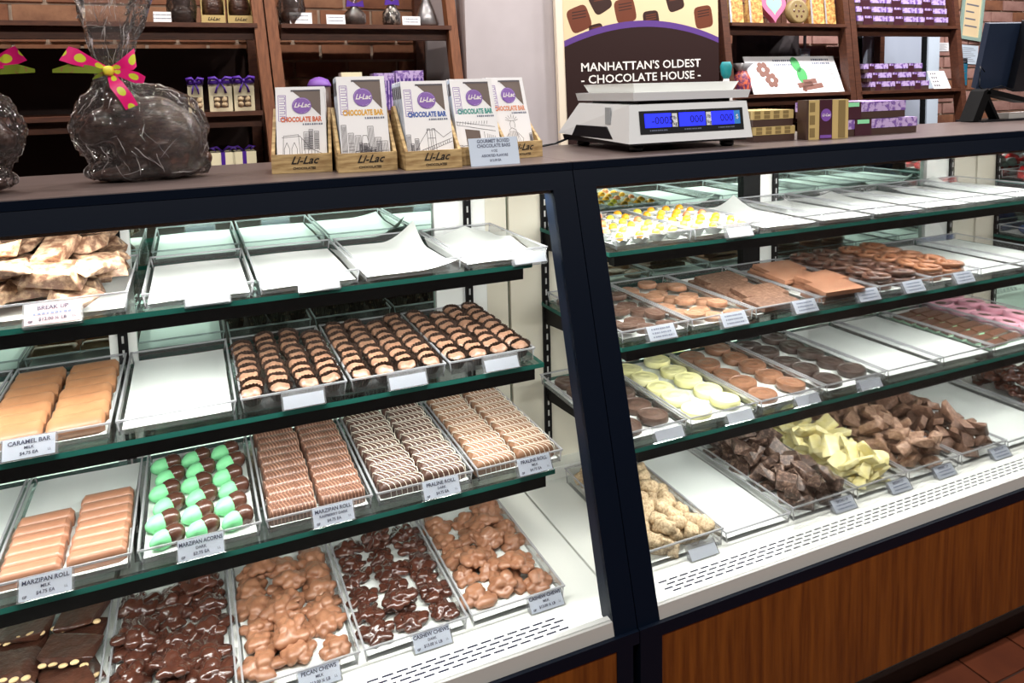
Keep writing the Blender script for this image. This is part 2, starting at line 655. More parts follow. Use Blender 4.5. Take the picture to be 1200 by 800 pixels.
def display_case(X0, X1, label, top_label, stds, shut_panel=None):
    L = X1 - X0
    c = thing('display_case', label, 'display case', (0, 0, 0))
    g = 0.001
    for (a, b) in ((X0 + g, X0 + 0.0495), (X1 - 0.0495, X1 - g)):
        m = MB()
        slant(a, b, 0.428, 1.258, 0, 0.045, m)
        m.obj('post', 'black_frame', c)
        m = MB()
        m.box(a, b - (0.014 if a > (X0 + X1) / 2 else 0) + 0, 0.0, 0.03, 0.10, 0.428)
        m.obj('leg_panel', 'black_frame', c)
    m = MB()
    slant(X0 + g, X1 - g, 1.2575, 1.294, 0, 0.05, m)
    m.obj('header', 'black_frame', c)
    m = MB()
    m.box(X0 + g, X1 - g, 0.0, 0.05, 0.428, 0.4525)
    m.obj('bottom_rail', 'black_frame', c)
    m = MB()
    slant(X0 + .0495, X1 - .0495, 0.4525, 0.476, 0.001, 0.02, m)
    m.obj('steel_trim', 'steel', c)
    m = MB()
    m.box(X0 + .036, X1 - .034, 0.002, 0.022, 0.144, 0.428)
    m.obj('front_panel', 'front_veneer', c)
    m = MB()
    m.box(X0 + g, X1 - g, 0.068, 0.085, 0.0, 0.150)
    m.box(X0 + g, X1 - g, 0.0, 0.085, 0.130, 0.144)
    m.obj('kick_plate', 'kick_black', c)
    # glass front
    m = MB()
    slant(X0 + .0495, X1 - .0495, 0.476, 1.2575, 0.006, 0.0095, m)
    m.obj('front_pane', 'pane', c)
    # deck
    m = MB()
    m.box(X0 + .0025, X1 - .0025, 0.021, MIR + 0.02, DECK - 0.012, DECK)
    m.box(X0 + .0025, X1 - .0025, 0.535, MIR, DECK, DECK + 0.032)
    m.box(X0 + .0025, X1 - .0025, 0.021, 0.5, DECK - 0.2, DECK - 0.19)
    m.obj('deck', 'white_deck', c)
    m = MB()
    n = int((L - 0.22) / 0.026)
    for r in range(5):
        y = 0.043 + r * 0.0105
        for i in range(n):
            x = X0 + 0.11 + i * 0.026 + (0.013 if r % 2 else 0)
            m.box(x - 0.0100, x + 0.0100, y - 0.0019, y + 0.0019, DECK - 0.001, DECK + 0.0004)
    o = m.obj('vent_slot', 'dark_slot', c)
    o['kind'] = 'stuff'
    # back: mirror doors, white jambs, slotted standards
    m = MB()
    m.box(X0 + .002, X1 - .002, MIR + .0005, MIR + 0.012, DECK, 1.290)
    m.obj('mirror_door', 'mirror', c)
    for (a, b, mt) in stds['jambs']:
        m = MB()
        m.box(a, b, MIR - 0.012, MIR, DECK + .032, 1.285)
        m.obj('jamb', mt, c)
    for x in stds['stds']:
        m = MB()
        m.box(x - .009, x + .009, MIR - 0.020, MIR - .0122, DECK + .032, 1.285)
        so = m.obj('shelf_standard', 'black_matte', c)
        m = MB()
        for k in range(26):
            z = 0.53 + k * 0.029
            m.box(x - .002, x + .002, MIR - .0206, MIR - .0200, z, z + 0.015)
        q = m.obj('slot', 'steel', so)
        q['kind'] = 'stuff'
    # back frame top and rear body
    m = MB()
    m.box(X0 + .002, X1 - .002, MIR + 0.0125, 0.64, 0.0, 1.29)
    m.obj('rear_body', 'black_matte', c)
    m = MB()
    slant(X0 + .0495, X1 - .0495, 1.2505, 1.2573, 0.012, 0.020, m)
    m.obj('lamp_cover', 'white_enamel', c)
    # lamp housing below the header
    m = MB()
    m.box(X0 + .05, X1 - .05, yf(1.2575) + .018, yf(1.2575) + .045, 1.2535, 1.2580)
    m.obj('lamp_housing', 'white_enamel', c)
    lamp('case_lamp', ((X0 + X1) / 2, yf(1.25) + 0.030, 1.2495), L - 0.12, LED * 1.45 * L, (1.0, 0.985, 0.95), size_y=0.02, rot=(math.radians(12), 0, 0), parent=c)
    # counter top on the case
    t = MB()
    t.prism([(yf(1.2942), 1.2942), (0.645, 1.2942), (0.645, 1.311), (yf(1.311) - .001, 1.311)], X0 + .0008, X1 - .0008)
    t.box(X0 + .0008, X1 - .0008, yf(1.2942) - .0012, yf(1.2942) + .004, 1.2944, 1.3095, 1)
    tag(t.obj('countertop', ['counter_laminate', 'black_frame']), top_label, 'countertop')
    return c


LED = 4.3


def glass_shelf(X0, X1, z, y0, label, brackets):
    s = thing('glass_shelf', label, 'shelf', ((X0 + X1) / 2, 0, z))
    h = (X1 - X0) / 2
    m = MB()
    m.add([(-h, y0, 0), (h, y0, 0), (h, .572, 0), (-h, .572, 0)], [(0, 1, 2, 3)], 0)
    m.add([(-h, y0, -.009), (h, y0, -.009), (h, .572, -.009), (-h, .572, -.009)], [(3, 2, 1, 0)], 0)
    m.add([(-h, y0, 0), (h, y0, 0), (h, .572, 0), (-h, .572, 0), (-h, y0, -.009), (h, y0, -.009), (h, .572, -.009), (-h, .572, -.009)],
          [(4, 5, 1, 0), (5, 6, 2, 1), (6, 7, 3, 2), (7, 4, 0, 3)], 1)
    m.obj('glass_panel', ['shelf_glass', 'glass_edge'], s)
    m = MB()
    m.box(-h + .012, h - .02, y0 + .001, y0 + .024, -.031, -.0095)
    m.obj('light_rail', 'black_matte', s)
    for x in brackets:
        m = MB()
        xx = x - (X0 + X1) / 2
        m.prism([(y0 + .02, -.0095), (.572, -.0095), (.572, -.06), (.53, -.055), (y0 + .05, -.028), (y0 + .02, -.026)], xx - .002, xx + .002)
        m.obj('bracket', 'black_matte', s)
    lamp('shelf_lamp', (0, y0 + .012, -.0325), 2 * h - .06, LED * .70 * 2 * h, (1.0, 0.985, 0.95), size_y=0.014, rot=(math.radians(8), 0, 0), parent=s)
    return s


W_, CR = 'white_enamel', 'cream_panel'
XL0, XR1, XT1 = -1.736, 1.742, 3.0
display_case(XL0, 0, 'dark framed glass display case of marzipan, praline rolls and nut chews',
             'dark laminate countertop carrying the wrapped rabbits and boxed bars',
             dict(jambs=[(-0.886, -0.836, W_), (-0.19, -0.06, W_), (-0.0595, -0.004, CR)], stds=[-0.861, -0.108]))
display_case(0, XR1, 'dark framed glass display case of broken chocolate chunks and pretzels',
             'dark laminate countertop carrying the white weighing scale',
             dict(jambs=[(0.004, 0.19, CR), (0.74, 0.801, 'black_matte'), (0.8015, 0.868, W_), (1.498, 1.61, W_), (1.6105, XR1 - .005, CR)], stds=[0.099, 0.853, 1.611]))
display_case(XR1, XT1, 'dark framed glass display case of red and blue foil candy',
             'dark laminate countertop beyond the weighing scale and monitor',
             dict(jambs=[(XR1 + .005, XR1 + .1, CR)], stds=[1.85]))
nm3 = ('top', 'middle', 'lowest')
for k in range(3):
    glass_shelf(XL0 + .09, -.095, ZS[k], YS[k], '%s glass shelf in the case of marzipan and nut chews' % nm3[k], (-.861, -.108))
    glass_shelf(.085, XR1 - .09, ZS[k], YS[k], '%s glass shelf in the case of pretzels and broken chunks' % nm3[k], (.099, .853, 1.611))
    if k < 2:
        glass_shelf(XR1 + .09, XT1 - .09, ZS[k], YS[k], '%s glass shelf in the case of foil candy' % nm3[k], (1.85,))


# ------------------------------------------------------------------ trays, liners, price tags
def tray_mesh(w, d, h=0.026):
    """thin-walled clear tray, base at z=0, centred in x, y from 0 to d"""
    t = 0.002
    a, b = w / 2, w / 2 - 0.006          # top and bottom half width
    m = MB()
    m.box(-b, b, 0.006, d - 0.006, 0, t)
    # walls as single leaning sheets
    B = [(-b, .006, 0), (b, .006, 0), (b, d - .006, 0), (-b, d - .006, 0)]
    Tt = [(-a + .002, .002, h), (a - .002, .002, h), (a - .002, d - .002, h), (-a + .002, d - .002, h)]
    m.add(B + Tt, [(0, 1, 5, 4), (1, 2, 6, 5), (2, 3, 7, 6), (3, 0, 4, 7)], 0)
    r = MB()
    r.box(-a, a, 0, .0035, h - .002, h + .001)
    r.box(-a, a, d - .0035, d, h - .002, h + .001)
    r.box(-a, -a + .0035, .0035, d - .0035, h - .002, h + .001)
    r.box(a - .0035, a, .0035, d - .0035, h - .002, h + .001)
    # corner ribs catch the light
    for sx in (-1, 1):
        for y in (.004, d - .004):
            r.tube([(sx * (b + .0005), y, .001), (sx * (a - .002), y, h)], .0016, 5)
    return m.mesh('tray_body', 'clear_tray'), r.mesh('rim', 'tray_rim')


TRAYS = {}


def tray(x0, x1, y0, d, z, label, group=None, h=0.026):
    w = round(x1 - x0 - 0.003, 4)
    key = (w, d, h)
    if key not in TRAYS:
        TRAYS[key] = tray_mesh(w, d, h)
    b, r = TRAYS[key]
    t = thing('candy_tray', label, 'tray', ((x0 + x1) / 2, y0, z + .0004), group=group)
    put('tray_body', b, t)
    put('rim', r, t)
    return t


def liner(x0, x1, y0, d, z, label, group=None, peak=None, up=0.004):
    """sheet of waxed paper lying in a tray; peak lifts corners: dict of corner -> height"""
    nx, ny = 14, 18
    w = x1 - x0 - .003 - .016
    dd = d - .016
    m = MB()
    vs, fs = [], []
    rnd = random.Random(int(x0 * 1e4) + int(z * 1e3))
    ph = rnd.uniform(0, 6)
    for j in range(ny + 1):
        for i in range(nx + 1):
            u, v = i / nx, j / ny
            zz = .0028 + .0009 * (1 + math.sin(u * 5 + ph) * math.cos(v * 6 + ph))
            e = max(abs(u - .5) * 2, abs(v - .5) * 2)
            zz += up * max(0, (e - .86) / .14) ** 1.5
            for (cu, cv), hh in (peak or {}).items():
                q = math.hypot((u - cu) * 1.0, (v - cv) * 1.3)
                zz += hh * max(0, 1 - q / .42) ** 1.6
            vs.append(((u - .5) * w, .008 + v * dd, zz))
    for j in range(ny):
        for i in range(nx):
            a = j * (nx + 1) + i
            fs.append((a, a + 1, a + nx + 2, a + nx + 1))
    m.add(vs, fs, 0, True)
    o = m.obj('paper_liner', 'paper_white')
    o.location = ((x0 + x1) / 2, y0, z + .0004)
    return tag(o, label, 'paper liner', group)


hb = MB()
hb.prism([(.000, 0), (.012, 0), (.014, .003), (.004, .034), (.0, .034)], -.037, .037)
HOLD = hb.mesh('holder', 'holder_clear')
hi_ = MB()
hi_.box(-.0345, .0345, -.0006, -.0001, .002, .0325)
INS = hi_.mesh('insert', 'tag_paper')
INSP = hi_.mesh('insert', 'tag_pink')


sk_ = MB()
for k_ in range(9):
    x_ = -.024 + k_ * .0054
    sk_.quad((x_, 0, -.0016), (x_ + (.0040 if k_ % 3 else .0030), 0, -.0016), (x_ + (.0040 if k_ % 3 else .0030), 0, .0016), (x_, 0, .0016))
STROKE = sk_.mesh('text_print', 'tag_ink_soft')


def price_tag(x, y, z, lines, label, pink=False, gf=False, lean=-33, yaw=0, scale=1.0, group=None):
    if z < .5:
        lean = -43
    t = thing('price_tag', label, 'price tag', (x, y - .0155 * scale, z), (math.radians(lean), 0, math.radians(yaw)), group)
    t.scale = (scale,) * 3
    put('holder', HOLD, t)
    if not lines:
        put('insert', INS, t, (0, .0004, 0), None, (1, 1, .72))
    if lines:
        put('insert', INSP if pink else INS, t)
        hs = (.0086, .0060, .0066)
        zs = (.0255, .0172, .0090)
        for s_, h_, z_ in zip(lines, hs, zs):
            if s_ is None:
                stuff('text_print', STROKE, t, (0, -.0010, z_))
                continue
            wd = min(1.0, .062 / (max(len(s_), 1) * h_ * .58))
            letters(t, s_, h_, 'tag_ink', 0, z_, -.0010, weight=h_ * .02, width=wd)
        letters(t, 'LL', .005, 'tag_ink', .027, .0095, -.0010)
        if gf:
            letters(t, 'GF', .005, 'tag_ink', -.027, .0065, -.0010, weight=.0002)
    return t


# ------------------------------------------------------------------ confectionery shapes
def ico(sub):
    bm = bmesh.new()
    bmesh.ops.create_icosphere(bm, subdivisions=sub, radius=1)
    bm.verts.ensure_lookup_table()
    V = np.array([v.co[:] for v in bm.verts])
    Fs = [tuple(v.index for v in f.verts) for f in bm.faces]
    bm.free()
    return V, Fs


ICO3, ICO4, ICO2 = ico(3), ico(4), ico(2)


def lump_mesh(name, mat, seed, R=0.026, flat=0.5, n=22, rl=(0.17, 0.36), spread=0.74):
    """knobbly nut cluster: one skin round a ring of lumps"""
    rs = np.random.RandomState(seed)
    V, Fs = ICO4
    best = np.full(len(V), 0.0)
    best = np.maximum(best, 0.52 * (1 - .35 * np.abs(V[:, 2])))
    for k in range(n):
        a = 2 * PI * (k * .382 if k % 3 == 0 else k / n) + rs.uniform(-.35, .35)
        q = spread * rs.uniform(.6, 1.12) if k % 3 else spread * rs.uniform(.1, .55)
        c = np.array([q * math.cos(a), q * math.sin(a), rs.uniform(-.15, .1) if k % 3 else rs.uniform(.1, .38)])
        r = rs.uniform(*rl)
        b = V @ c
        disc = b * b - (c @ c - r * r)
        ok = disc > 0
        t = np.where(ok, b + np.sqrt(np.maximum(disc, 0)), 0)
        best = np.maximum(best, t)
    P = V * best[:, None]
    P = P + V * (0.03 * np.sin(P[:, [0]] * 13 + seed) * np.sin(P[:, [1]] * 11) )
    P[:, 2] *= flat * 1.35
    P *= R
    P[:, 2] = np.maximum(P[:, 2], -R * .24)
    P[:, 2] -= P[:, 2].min()
    m = MB()
    m.add([tuple(p) for p in P], Fs, 0, True)
    return m.mesh(name, mat)


def chunk_mesh(name, mat, seed, size=(0.022, 0.018, 0.011), n=9, bev=0.0007):
    rs = random.Random(seed)
    bm = bmesh.new()
    for i in range(8):                     # a knocked-about block
        c = (1 if i & 1 else -1, 1 if i & 2 else -1, 1 if i & 4 else -1)
        bm.verts.new(tuple(c[k] * size[k] * rs.uniform(.42, 1.05) for k in range(3)))
    for i in range(max(0, n - 6)):
        ax = rs.randrange(3)
        p = [rs.uniform(-.6, .6) * size[k] for k in range(3)]
        p[ax] = rs.choice((-1, 1)) * size[ax] * rs.uniform(.85, 1.1)
        bm.verts.new(tuple(p))
    r = bmesh.ops.convex_hull(bm, input=bm.verts[:])
    bmesh.ops.delete(bm, geom=[e for e in r['geom_interior'] if isinstance(e, bmesh.types.BMVert)], context='VERTS')
    bmesh.ops.dissolve_limit(bm, angle_limit=math.radians(12), verts=bm.verts[:], edges=bm.edges[:])
    if bev:
        bmesh.ops.bevel(bm, geom=bm.edges[:], offset=bev, segments=1, affect='EDGES', clamp_overlap=True)
    me = bpy.data.meshes.new(name)
    bm.to_mesh(me)
    bm.free()
    me.materials.append(MATS[mat])
    return me


def super_mesh(name, mat, rx, ry, rz, e=0.55, base=ICO3, wob=0.0, seed=0):
    """rounded cushion: superellipsoid"""
    V, Fs = base
    rs = np.random.RandomState(seed)
    P = np.sign(V) * np.abs(V) ** e
    nrm = (np.abs(P) ** (2 / e)).sum(1) ** (e / 2)
    P = P / nrm[:, None]
    if wob:
        f = rs.uniform(2, 5, 3)
        P = P * (1 + wob * np.sin(P[:, [0]] * f[0] + seed) * np.cos(P[:, [1]] * f[1] + P[:, [2]] * f[2]))
    P = P * np.array([rx, ry, rz])
    m = MB()
    m.add([tuple(p) for p in P], Fs, 0, True)
    return m.mesh(name, mat)


def loaf_mesh(name, mat, L, wd, h, ridge=0.0, nr=0, seg=10, slope=0.0):
    """bar with a rounded top, long axis x; ridge/nr give slanting ridges across the top"""
    nx = max(10, nr * 6) if nr else 14
    vs, fs = [], []
    prof = []
    for k in range(seg + 1):
        a = PI * k / seg
        c, s_ = math.cos(a), math.sin(a)
        prof.append((math.copysign(abs(c) ** .6, c) * wd / 2, .18 * h + .82 * h * abs(s_) ** .6))
    prof = [(wd / 2 * .96, 0)] + prof + [(-wd / 2 * .96, 0)]
    n = len(prof)
    for i in range(nx + 1):
        u = i / nx
        e = 1 - max(0, (abs(u - .5) * 2 - .9) / .1) ** 2 * .28
        for (y, z) in prof:
            rz = 0
            if nr:
                rz = ridge * max(0, math.sin(2 * PI * (u * nr + y / wd * slope))) * (z / h)
            vs.append(((u - .5) * L, y * e, z * e + rz))
    for i in range(nx):
        for k in range(n):
            j = (k + 1) % n
            fs.append((i * n + k, i * n + j, (i + 1) * n + j, (i + 1) * n + k))
    m = MB()
    m.add(vs, [f[::-1] for f in fs], 0, True)
    m.add(vs, [tuple(range(n)), tuple(range(nx * n, nx * n + n))[::-1]], 0, False)
    return m.mesh(name, mat, sharp=50)


def drizzle_mesh(name, mat, L, wd, h, n, slope, r=.0008):
    m = MB()
    for k in range(n):
        u0 = (k + .5) / n - .5
        pts = []
        for q in range(9):
            a = PI * (q / 8)
            c = math.cos(a)
            y = math.copysign(abs(c) ** .6, c) * wd / 2
            z = .18 * h + .82 * h * abs(math.sin(a)) ** .6
            x = (u0 - y / wd * slope / n * 1.0) * L
            pts.append((max(-L / 2 + .001, min(L / 2 - .001, x)), y * 1.01, z + r * .3))
        pts = [(pts[0][0], pts[0][1], .002)] + pts + [(pts[-1][0], pts[-1][1], .002)]
        m.tube(pts, r, 5)
    return m.mesh(name, mat)


def disc_mesh(name, mat, r, h, relief=True, n=28, oval=1.0):
    prof = [(r * .94, 0), (r, h * .2), (r, h * .75), (r * .95, h)]
    if relief:
        prof += [(r * .86, h), (r * .83, h * .93), (r * .55, h * .93), (r * .50, h), (r * .32, h * 1.03), (r * .26, h * .95), (0.00001, h * .97)]
    else:
        prof += [(r * .6, h * 1.04), (0.00001, h * 1.06)]
    m = MB()
    m.lathe(prof, n, T=Matrix.Diagonal((1, oval, 1, 1)))
    return m.mesh(name, mat, sharp=40)


def pile(x0, x1, y0, y1, z, meshes, count, rad, name, label, cat, group, tilt=0.6, mound=1.0, seed=1, tries=16, scale=(.85, 1.2), ramp=0.0):
    """drop pieces one by one, each coming to rest on the tray or on pieces under it"""
    rs = random.Random(seed)
    done = []
    for k in range(count):
        best = None
        s_ = rs.uniform(*scale)
        r = rad * s_
        for t in range(tries):
            x = rs.uniform(x0 + r, x1 - r)
            y = rs.uniform(y0 + r, y1 - r)
            h = r * .62
            for (px, py, pz, pr) in done:
                dx, dy = x - px, y - py
                q = ((r + pr) * .92) ** 2 - dx * dx - dy * dy
                if q > 0:
                    h = max(h, pz - z + math.sqrt(q) * .66)
            ex = abs((x - x0) / (x1 - x0) - .5) * 2
            cost = h + mound * .02 * ex ** 2 + ramp * (y - y0)
            if best is None or cost < best[0]:
                best = (cost, x, y, z + h)
        _, x, y, zz = best
        done.append((x, y, zz, r))
        o = put(name, rs.choice(meshes), None, (x, y, zz), (rs.uniform(-tilt, tilt), rs.uniform(-tilt, tilt), rs.uniform(0, 6.3)), (s_,) * 3)
        if o.data.name.startswith('foil_candy') and o.data.materials[0].name == 'silver_foil':
            tag(o, 'round candy in crinkled silver foil among the red ones', cat, 'silver foil candies')
        else:
            tag(o, label, cat, group)


# ---- trays of the marzipan case
TY = (0.246, 0.208, 0.168, 0.126)         # tray fronts, top shelf to deck
TD = (0.318, 0.356, 0.375, 0.380)         # tray depths
TZ = (ZS[0], ZS[1], ZS[2], DECK)


def stock(lv, x0, x1, what, peak=None, paper=True, group=None, h=.026, lab=None, plab=None):
    tray(x0, x1, TY[lv], TD[lv], TZ[lv], lab or 'clear plastic tray holding the %s' % what, group, h)
    if paper:
        liner(x0, x1, TY[lv], TD[lv], TZ[lv], plab or 'white waxed paper lining the tray of %s' % what, group and group + ' papers', peak)


# top shelf: four empty trays, and broken buttercrunch
pk = [None, None, {(1, 1): .045, (1, 0): .012}, {(.62, 1): .02, (1, .55): .012}]
for i, (a, b) in enumerate([(-.802, -.622), (-.619, -.437), (-.434, -.238), (-.235, -.052)]):
    stock(0, a, b, '', pk[i], group='empty trays on the marzipan case top shelf',
          lab='empty clear tray on the top shelf of the marzipan case',
          plab='bare white waxed paper in an empty tray beside the buttercrunch')
for x in (-.70, -.515, -.10):
    price_tag(x, TY[0] - .003, TZ[0] + .001, None, 'blank clear tag holder on an empty top shelf tray near the buttercrunch', group='blank tag holders above the caramel bars')
stock(0, -1.09, -.818, 'broken milk buttercrunch', h=.034)
bc = [chunk_mesh('buttercrunch_piece', 'buttercrunch', 100 + i, (.042, .032, .014), 8, .0012) for i in range(7)]
pile(-1.08, -.83, TY[0] + .012, TY[0] + TD[0] - .03, TZ[0] + .010, bc, 32, .031, 'buttercrunch_piece',
     'jagged slab of broken milk buttercrunch on the top shelf', 'candy', 'broken buttercrunch', tilt=.42, seed=3, ramp=-.05)
price_tag(-.925, TY[0] - .004, TZ[0] + .002, ('BREAK UP', None, '$12.00 ¼ LB'), 'pinkish price tag before the broken buttercrunch', pink=True, gf=True, scale=1.1)
stock(0, -1.36, -1.094, 'coconut flecked dark clusters')
sp = [lump_mesh('coconut_cluster', 'speckled_choc', 40 + i, .03, .7) for i in range(2)]
pile(-1.35, -1.10, TY[0] + .02, TY[0] + TD[0] - .02, TZ[0] - .006, sp, 18, .032, 'coconut_cluster', 'dark chocolate cluster flecked with white coconut', 'candy', 'coconut clusters', tilt=.2, seed=9)

# middle shelf: caramel bars, empty, three trays of cups
stock(1, -1.045, -.853, 'milk caramel bars')
cb = loaf_mesh('caramel_bar', 'caramel_choc', .082, .050, .020)
for c, xc in enumerate((-.995, -.906)):
    for r in range(7):
        o = put('caramel_bar', cb, None, (xc + random.uniform(-.002, .002), TY[1] + .040 + r * .043, TZ[1] + .004 + .006), (math.radians(13), 0, math.radians(random.uniform(-2, 2) + 2)))
        tag(o, 'smooth milk chocolate caramel bar on the middle shelf', 'candy', 'caramel bars')
price_tag(-.965, TY[1] - .004, TZ[1] + .001, ('CARAMEL BAR', 'MILK', '$4.75 EA'), 'price tag reading caramel bar', scale=1.0)
stock(1, -1.24, -1.048, '', lab='empty clear tray beside the caramel bars and their price tag', plab='bare waxed paper beside the caramel bars')
stock(1, -.850, -.664, '', lab='empty clear tray between the caramel bars and the paper cups', plab='bare waxed paper between the caramel bars and the paper cups')

cup = MB()
cup.lathe([(.0135, 0), (.0205, .0255)], 40, smooth=False, flute=[.03, .06], T=Matrix.Diagonal((1.03, .86, 1, 1)), lid=False)
CUP = cup.mesh('paper_cup', 'paper_cup')
CH = []
for i in range(3):
    V, Fs = ICO3
    P = np.sign(V) * np.abs(V) ** .6
    P = P * np.array([.0172, .0128, .0075])
    P[:, 2] += .0018 * np.sin(P[:, 0] * 260 + i * 2) * (P[:, 2] > 0)
    mm = MB()
    mm.add([tuple(p) for p in P + np.array([0, 0, .017])], Fs, 0, True)
    CH.append(mm.mesh('chocolate', 'cup_choc'))
cupsets = [(-.661, -.477, 'milk'), (-.474, -.290, 'crackled'), (-.287, -.103, 'dark rimmed')]
for k, (a, b, kind) in enumerate(cupsets):
    what = ('chocolates in paper cups next to the empty tray', 'chocolates in paper cups between two other cup trays', 'chocolates in paper cups at the shelf end')[k]
    stock(1, a, b, what, paper=False)
    for r in range(9):
        for c in range(4):
            if r == 8 and (c + k) % 3 == 0:
                continue
            x = a + .024 + c * (b - a - .048) / 3 + random.uniform(-.0015, .0015)
            y = TY[1] + .028 + r * .0370 + random.uniform(-.001, .001)
            t = thing('cup_chocolate', 'small square one of the ' + what, 'candy', (x, y, TZ[1] + .0045 + .004), (math.radians(random.uniform(14, 30)), math.radians(random.uniform(-8, 8)), random.uniform(-.2, .2)), what)
            put('paper_cup', CUP, t)
            put('chocolate', CH[(r + c) % 3], t)
    price_tag((a + b) / 2 + .012, TY[1] - .004, TZ[1] + .001, None, 'blank clear tag holder before the chocolates in paper cups', group='blank tag holders before paper cups')

# lowest shelf: marzipan rolls, acorns, raspberry rolls, praline rolls
stock(2, -1.222, -1.032, '', lab='empty clear tray beside the milk marzipan rolls', plab='bare waxed paper beside the milk marzipan rolls')
stock(2, -1.030, -.834, 'milk marzipan rolls')
mr = loaf_mesh('marzipan_roll', 'milk_light', .084, .031, .026)
for c, xc in enumerate((-.980, -.887)):
    for r in range(7 if c else 6):
        o = put('marzipan_roll', mr, None, (xc + random.uniform(-.0015, .0015), TY[2] + .030 + r * .0305 + (.004 if c else 0), TZ[2] + .0045), (0, 0, math.radians(random.uniform(-1, 1))))
        tag(o, 'plain milk chocolate marzipan roll with a smooth rounded top', 'candy', 'milk marzipan rolls')
price_tag(-.952, TY[2] - .004, TZ[2] + .001, ('MARZIPAN ROLL', 'MILK', '$4.75 EA'), 'price tag reading marzipan roll, milk', gf=True)

stock(2, -.830, -.638, 'green marzipan acorns')
ga = super_mesh('green_marzipan', 'green_marzipan', .0195, .0158, .0155, .95, wob=.02, seed=4)
for v in ga.vertices:
    x, y, z = v.co
    f = 1 - .10 * max(0, -x / .0215) ** 2
    v.co = (x - .0025 * max(0, -x / .0195) ** 8, y * f, z * f)
ac = super_mesh('chocolate_cap', 'dark_choc', .0175, .0165, .0165, .85)
for c in range(3):
    for r in range(6):
        x = -.787 + c * .0545 + (-.004 if r % 2 else .004)
        y = TY[2] + .035 + r * .054 + c * .004
        t = thing('marzipan_acorn', 'pale green marzipan acorn with a chocolate dipped cap', 'candy', (x, y, TZ[2] + .0045 + .0158), (0, math.radians(-3), math.radians(22 + random.uniform(-10, 10))), 'marzipan acorns')
        put('green_marzipan', ga, t, (-.010, 0, -.0005))
        put('chocolate_cap', ac, t, (.0085, 0, 0))
price_tag(-.735, TY[2] - .004, TZ[2] + .001, ('MARZIPAN ACORNS', 'DARK', '$2.75 EA'), 'price tag reading marzipan acorns', gf=True)

stock(2, -.635, -.448, 'ridged raspberry marzipan rolls')
rr = loaf_mesh('raspberry_roll', 'raspberry_choc', .080, .031, .028, ridge=.0012, nr=11, slope=1.2)
rz_ = drizzle_mesh('drizzle', 'pale_brown_drizzle', .080, .031, .028, 13, 1.5, .0007)
pd_ = loaf_mesh('praline_roll', 'praline_dark', .082, .032, .028)
pm_ = loaf_mesh('praline_roll', 'praline_milk', .082, .032, .028)
dz = drizzle_mesh('drizzle', 'white_drizzle', .082, .032, .028, 8, 2.6, .0007)


def rolls(a, b, body, driz, name, label, group, n=11):
    xm = (a + b) / 2
    for c in range(2):
        for r in range(n):
            t = thing(name, label, 'candy', (xm - .0435 + c * .087 + random.uniform(-.003, .003), TY[2] + .028 + r * .0312 + c * .006, TZ[2] + .0045), (0, 0, math.radians(random.uniform(-2.5, 2.5))), group)
            put('roll', body, t)
            put('drizzle', driz, t)


rolls(-.635, -.448, rr, rz_, 'raspberry_roll', 'dark raspberry marzipan roll with fine brown ridges', 'raspberry marzipan rolls')
price_tag(-.522, TY[2] - .004, TZ[2] + .001, ('MARZIPAN ROLL', 'RASPBERRY DARK', '$4.75 EA'), 'price tag reading marzipan roll, raspberry dark', gf=True)
stock(2, -.445, -.256, 'dark praline rolls')
rolls(-.445, -.256, pd_, dz, 'praline_roll', 'dark praline roll striped with white drizzle', 'dark praline rolls')
price_tag(-.325, TY[2] - .004, TZ[2] + .001, ('PRALINE ROLL', 'DARK', '$4.75 EA'), 'price tag reading praline roll, dark', gf=True)
stock(2, -.253, -.066, 'milk praline rolls')
rolls(-.253, -.066, pm_, dz, 'praline_roll', 'milk praline roll striped with white drizzle', 'milk praline rolls')
price_tag(-.135, TY[2] - .004, TZ[2] + .001, ('PRALINE ROLL', 'MILK', '$4.75 EA'), 'price tag reading praline roll, milk', gf=True)

# deck: bark, walnut, pecan and cashew chews
stock(3, -1.10, -.902, 'dark almond bark slabs')
alm = super_mesh('almond', 'almond', .0075, .0048, .003, 1.0, ICO2)
for i in range(12):
    bkm = chunk_mesh('slab', 'bark_choc', 300 + i % 5, (.048, .042, .009), 12, .0015)
    lay = i // 6
    r, c = (i % 6) // 2, i % 2
    t = thing('almond_bark', 'slab of dark chocolate bark with almonds along its edge', 'candy',
              (-1.05 + c * .094 + random.uniform(-.006, .006), TY[3] + .075 + r * .105 + lay * .03, TZ[3] + .015 + lay * .020), (random.uniform(-.06, .14), random.uniform(-.08, .08), random.uniform(-.3, .3)), 'almond bark slabs')
    put('slab', bkm, t)
    for k in range(5):
        put('almond', alm, t, (-.034 + k * .017, -.036 + random.uniform(-.003, .004), random.uniform(-.001, .006)), (random.uniform(-.5, .5), 0, random.uniform(-.6, .6)))


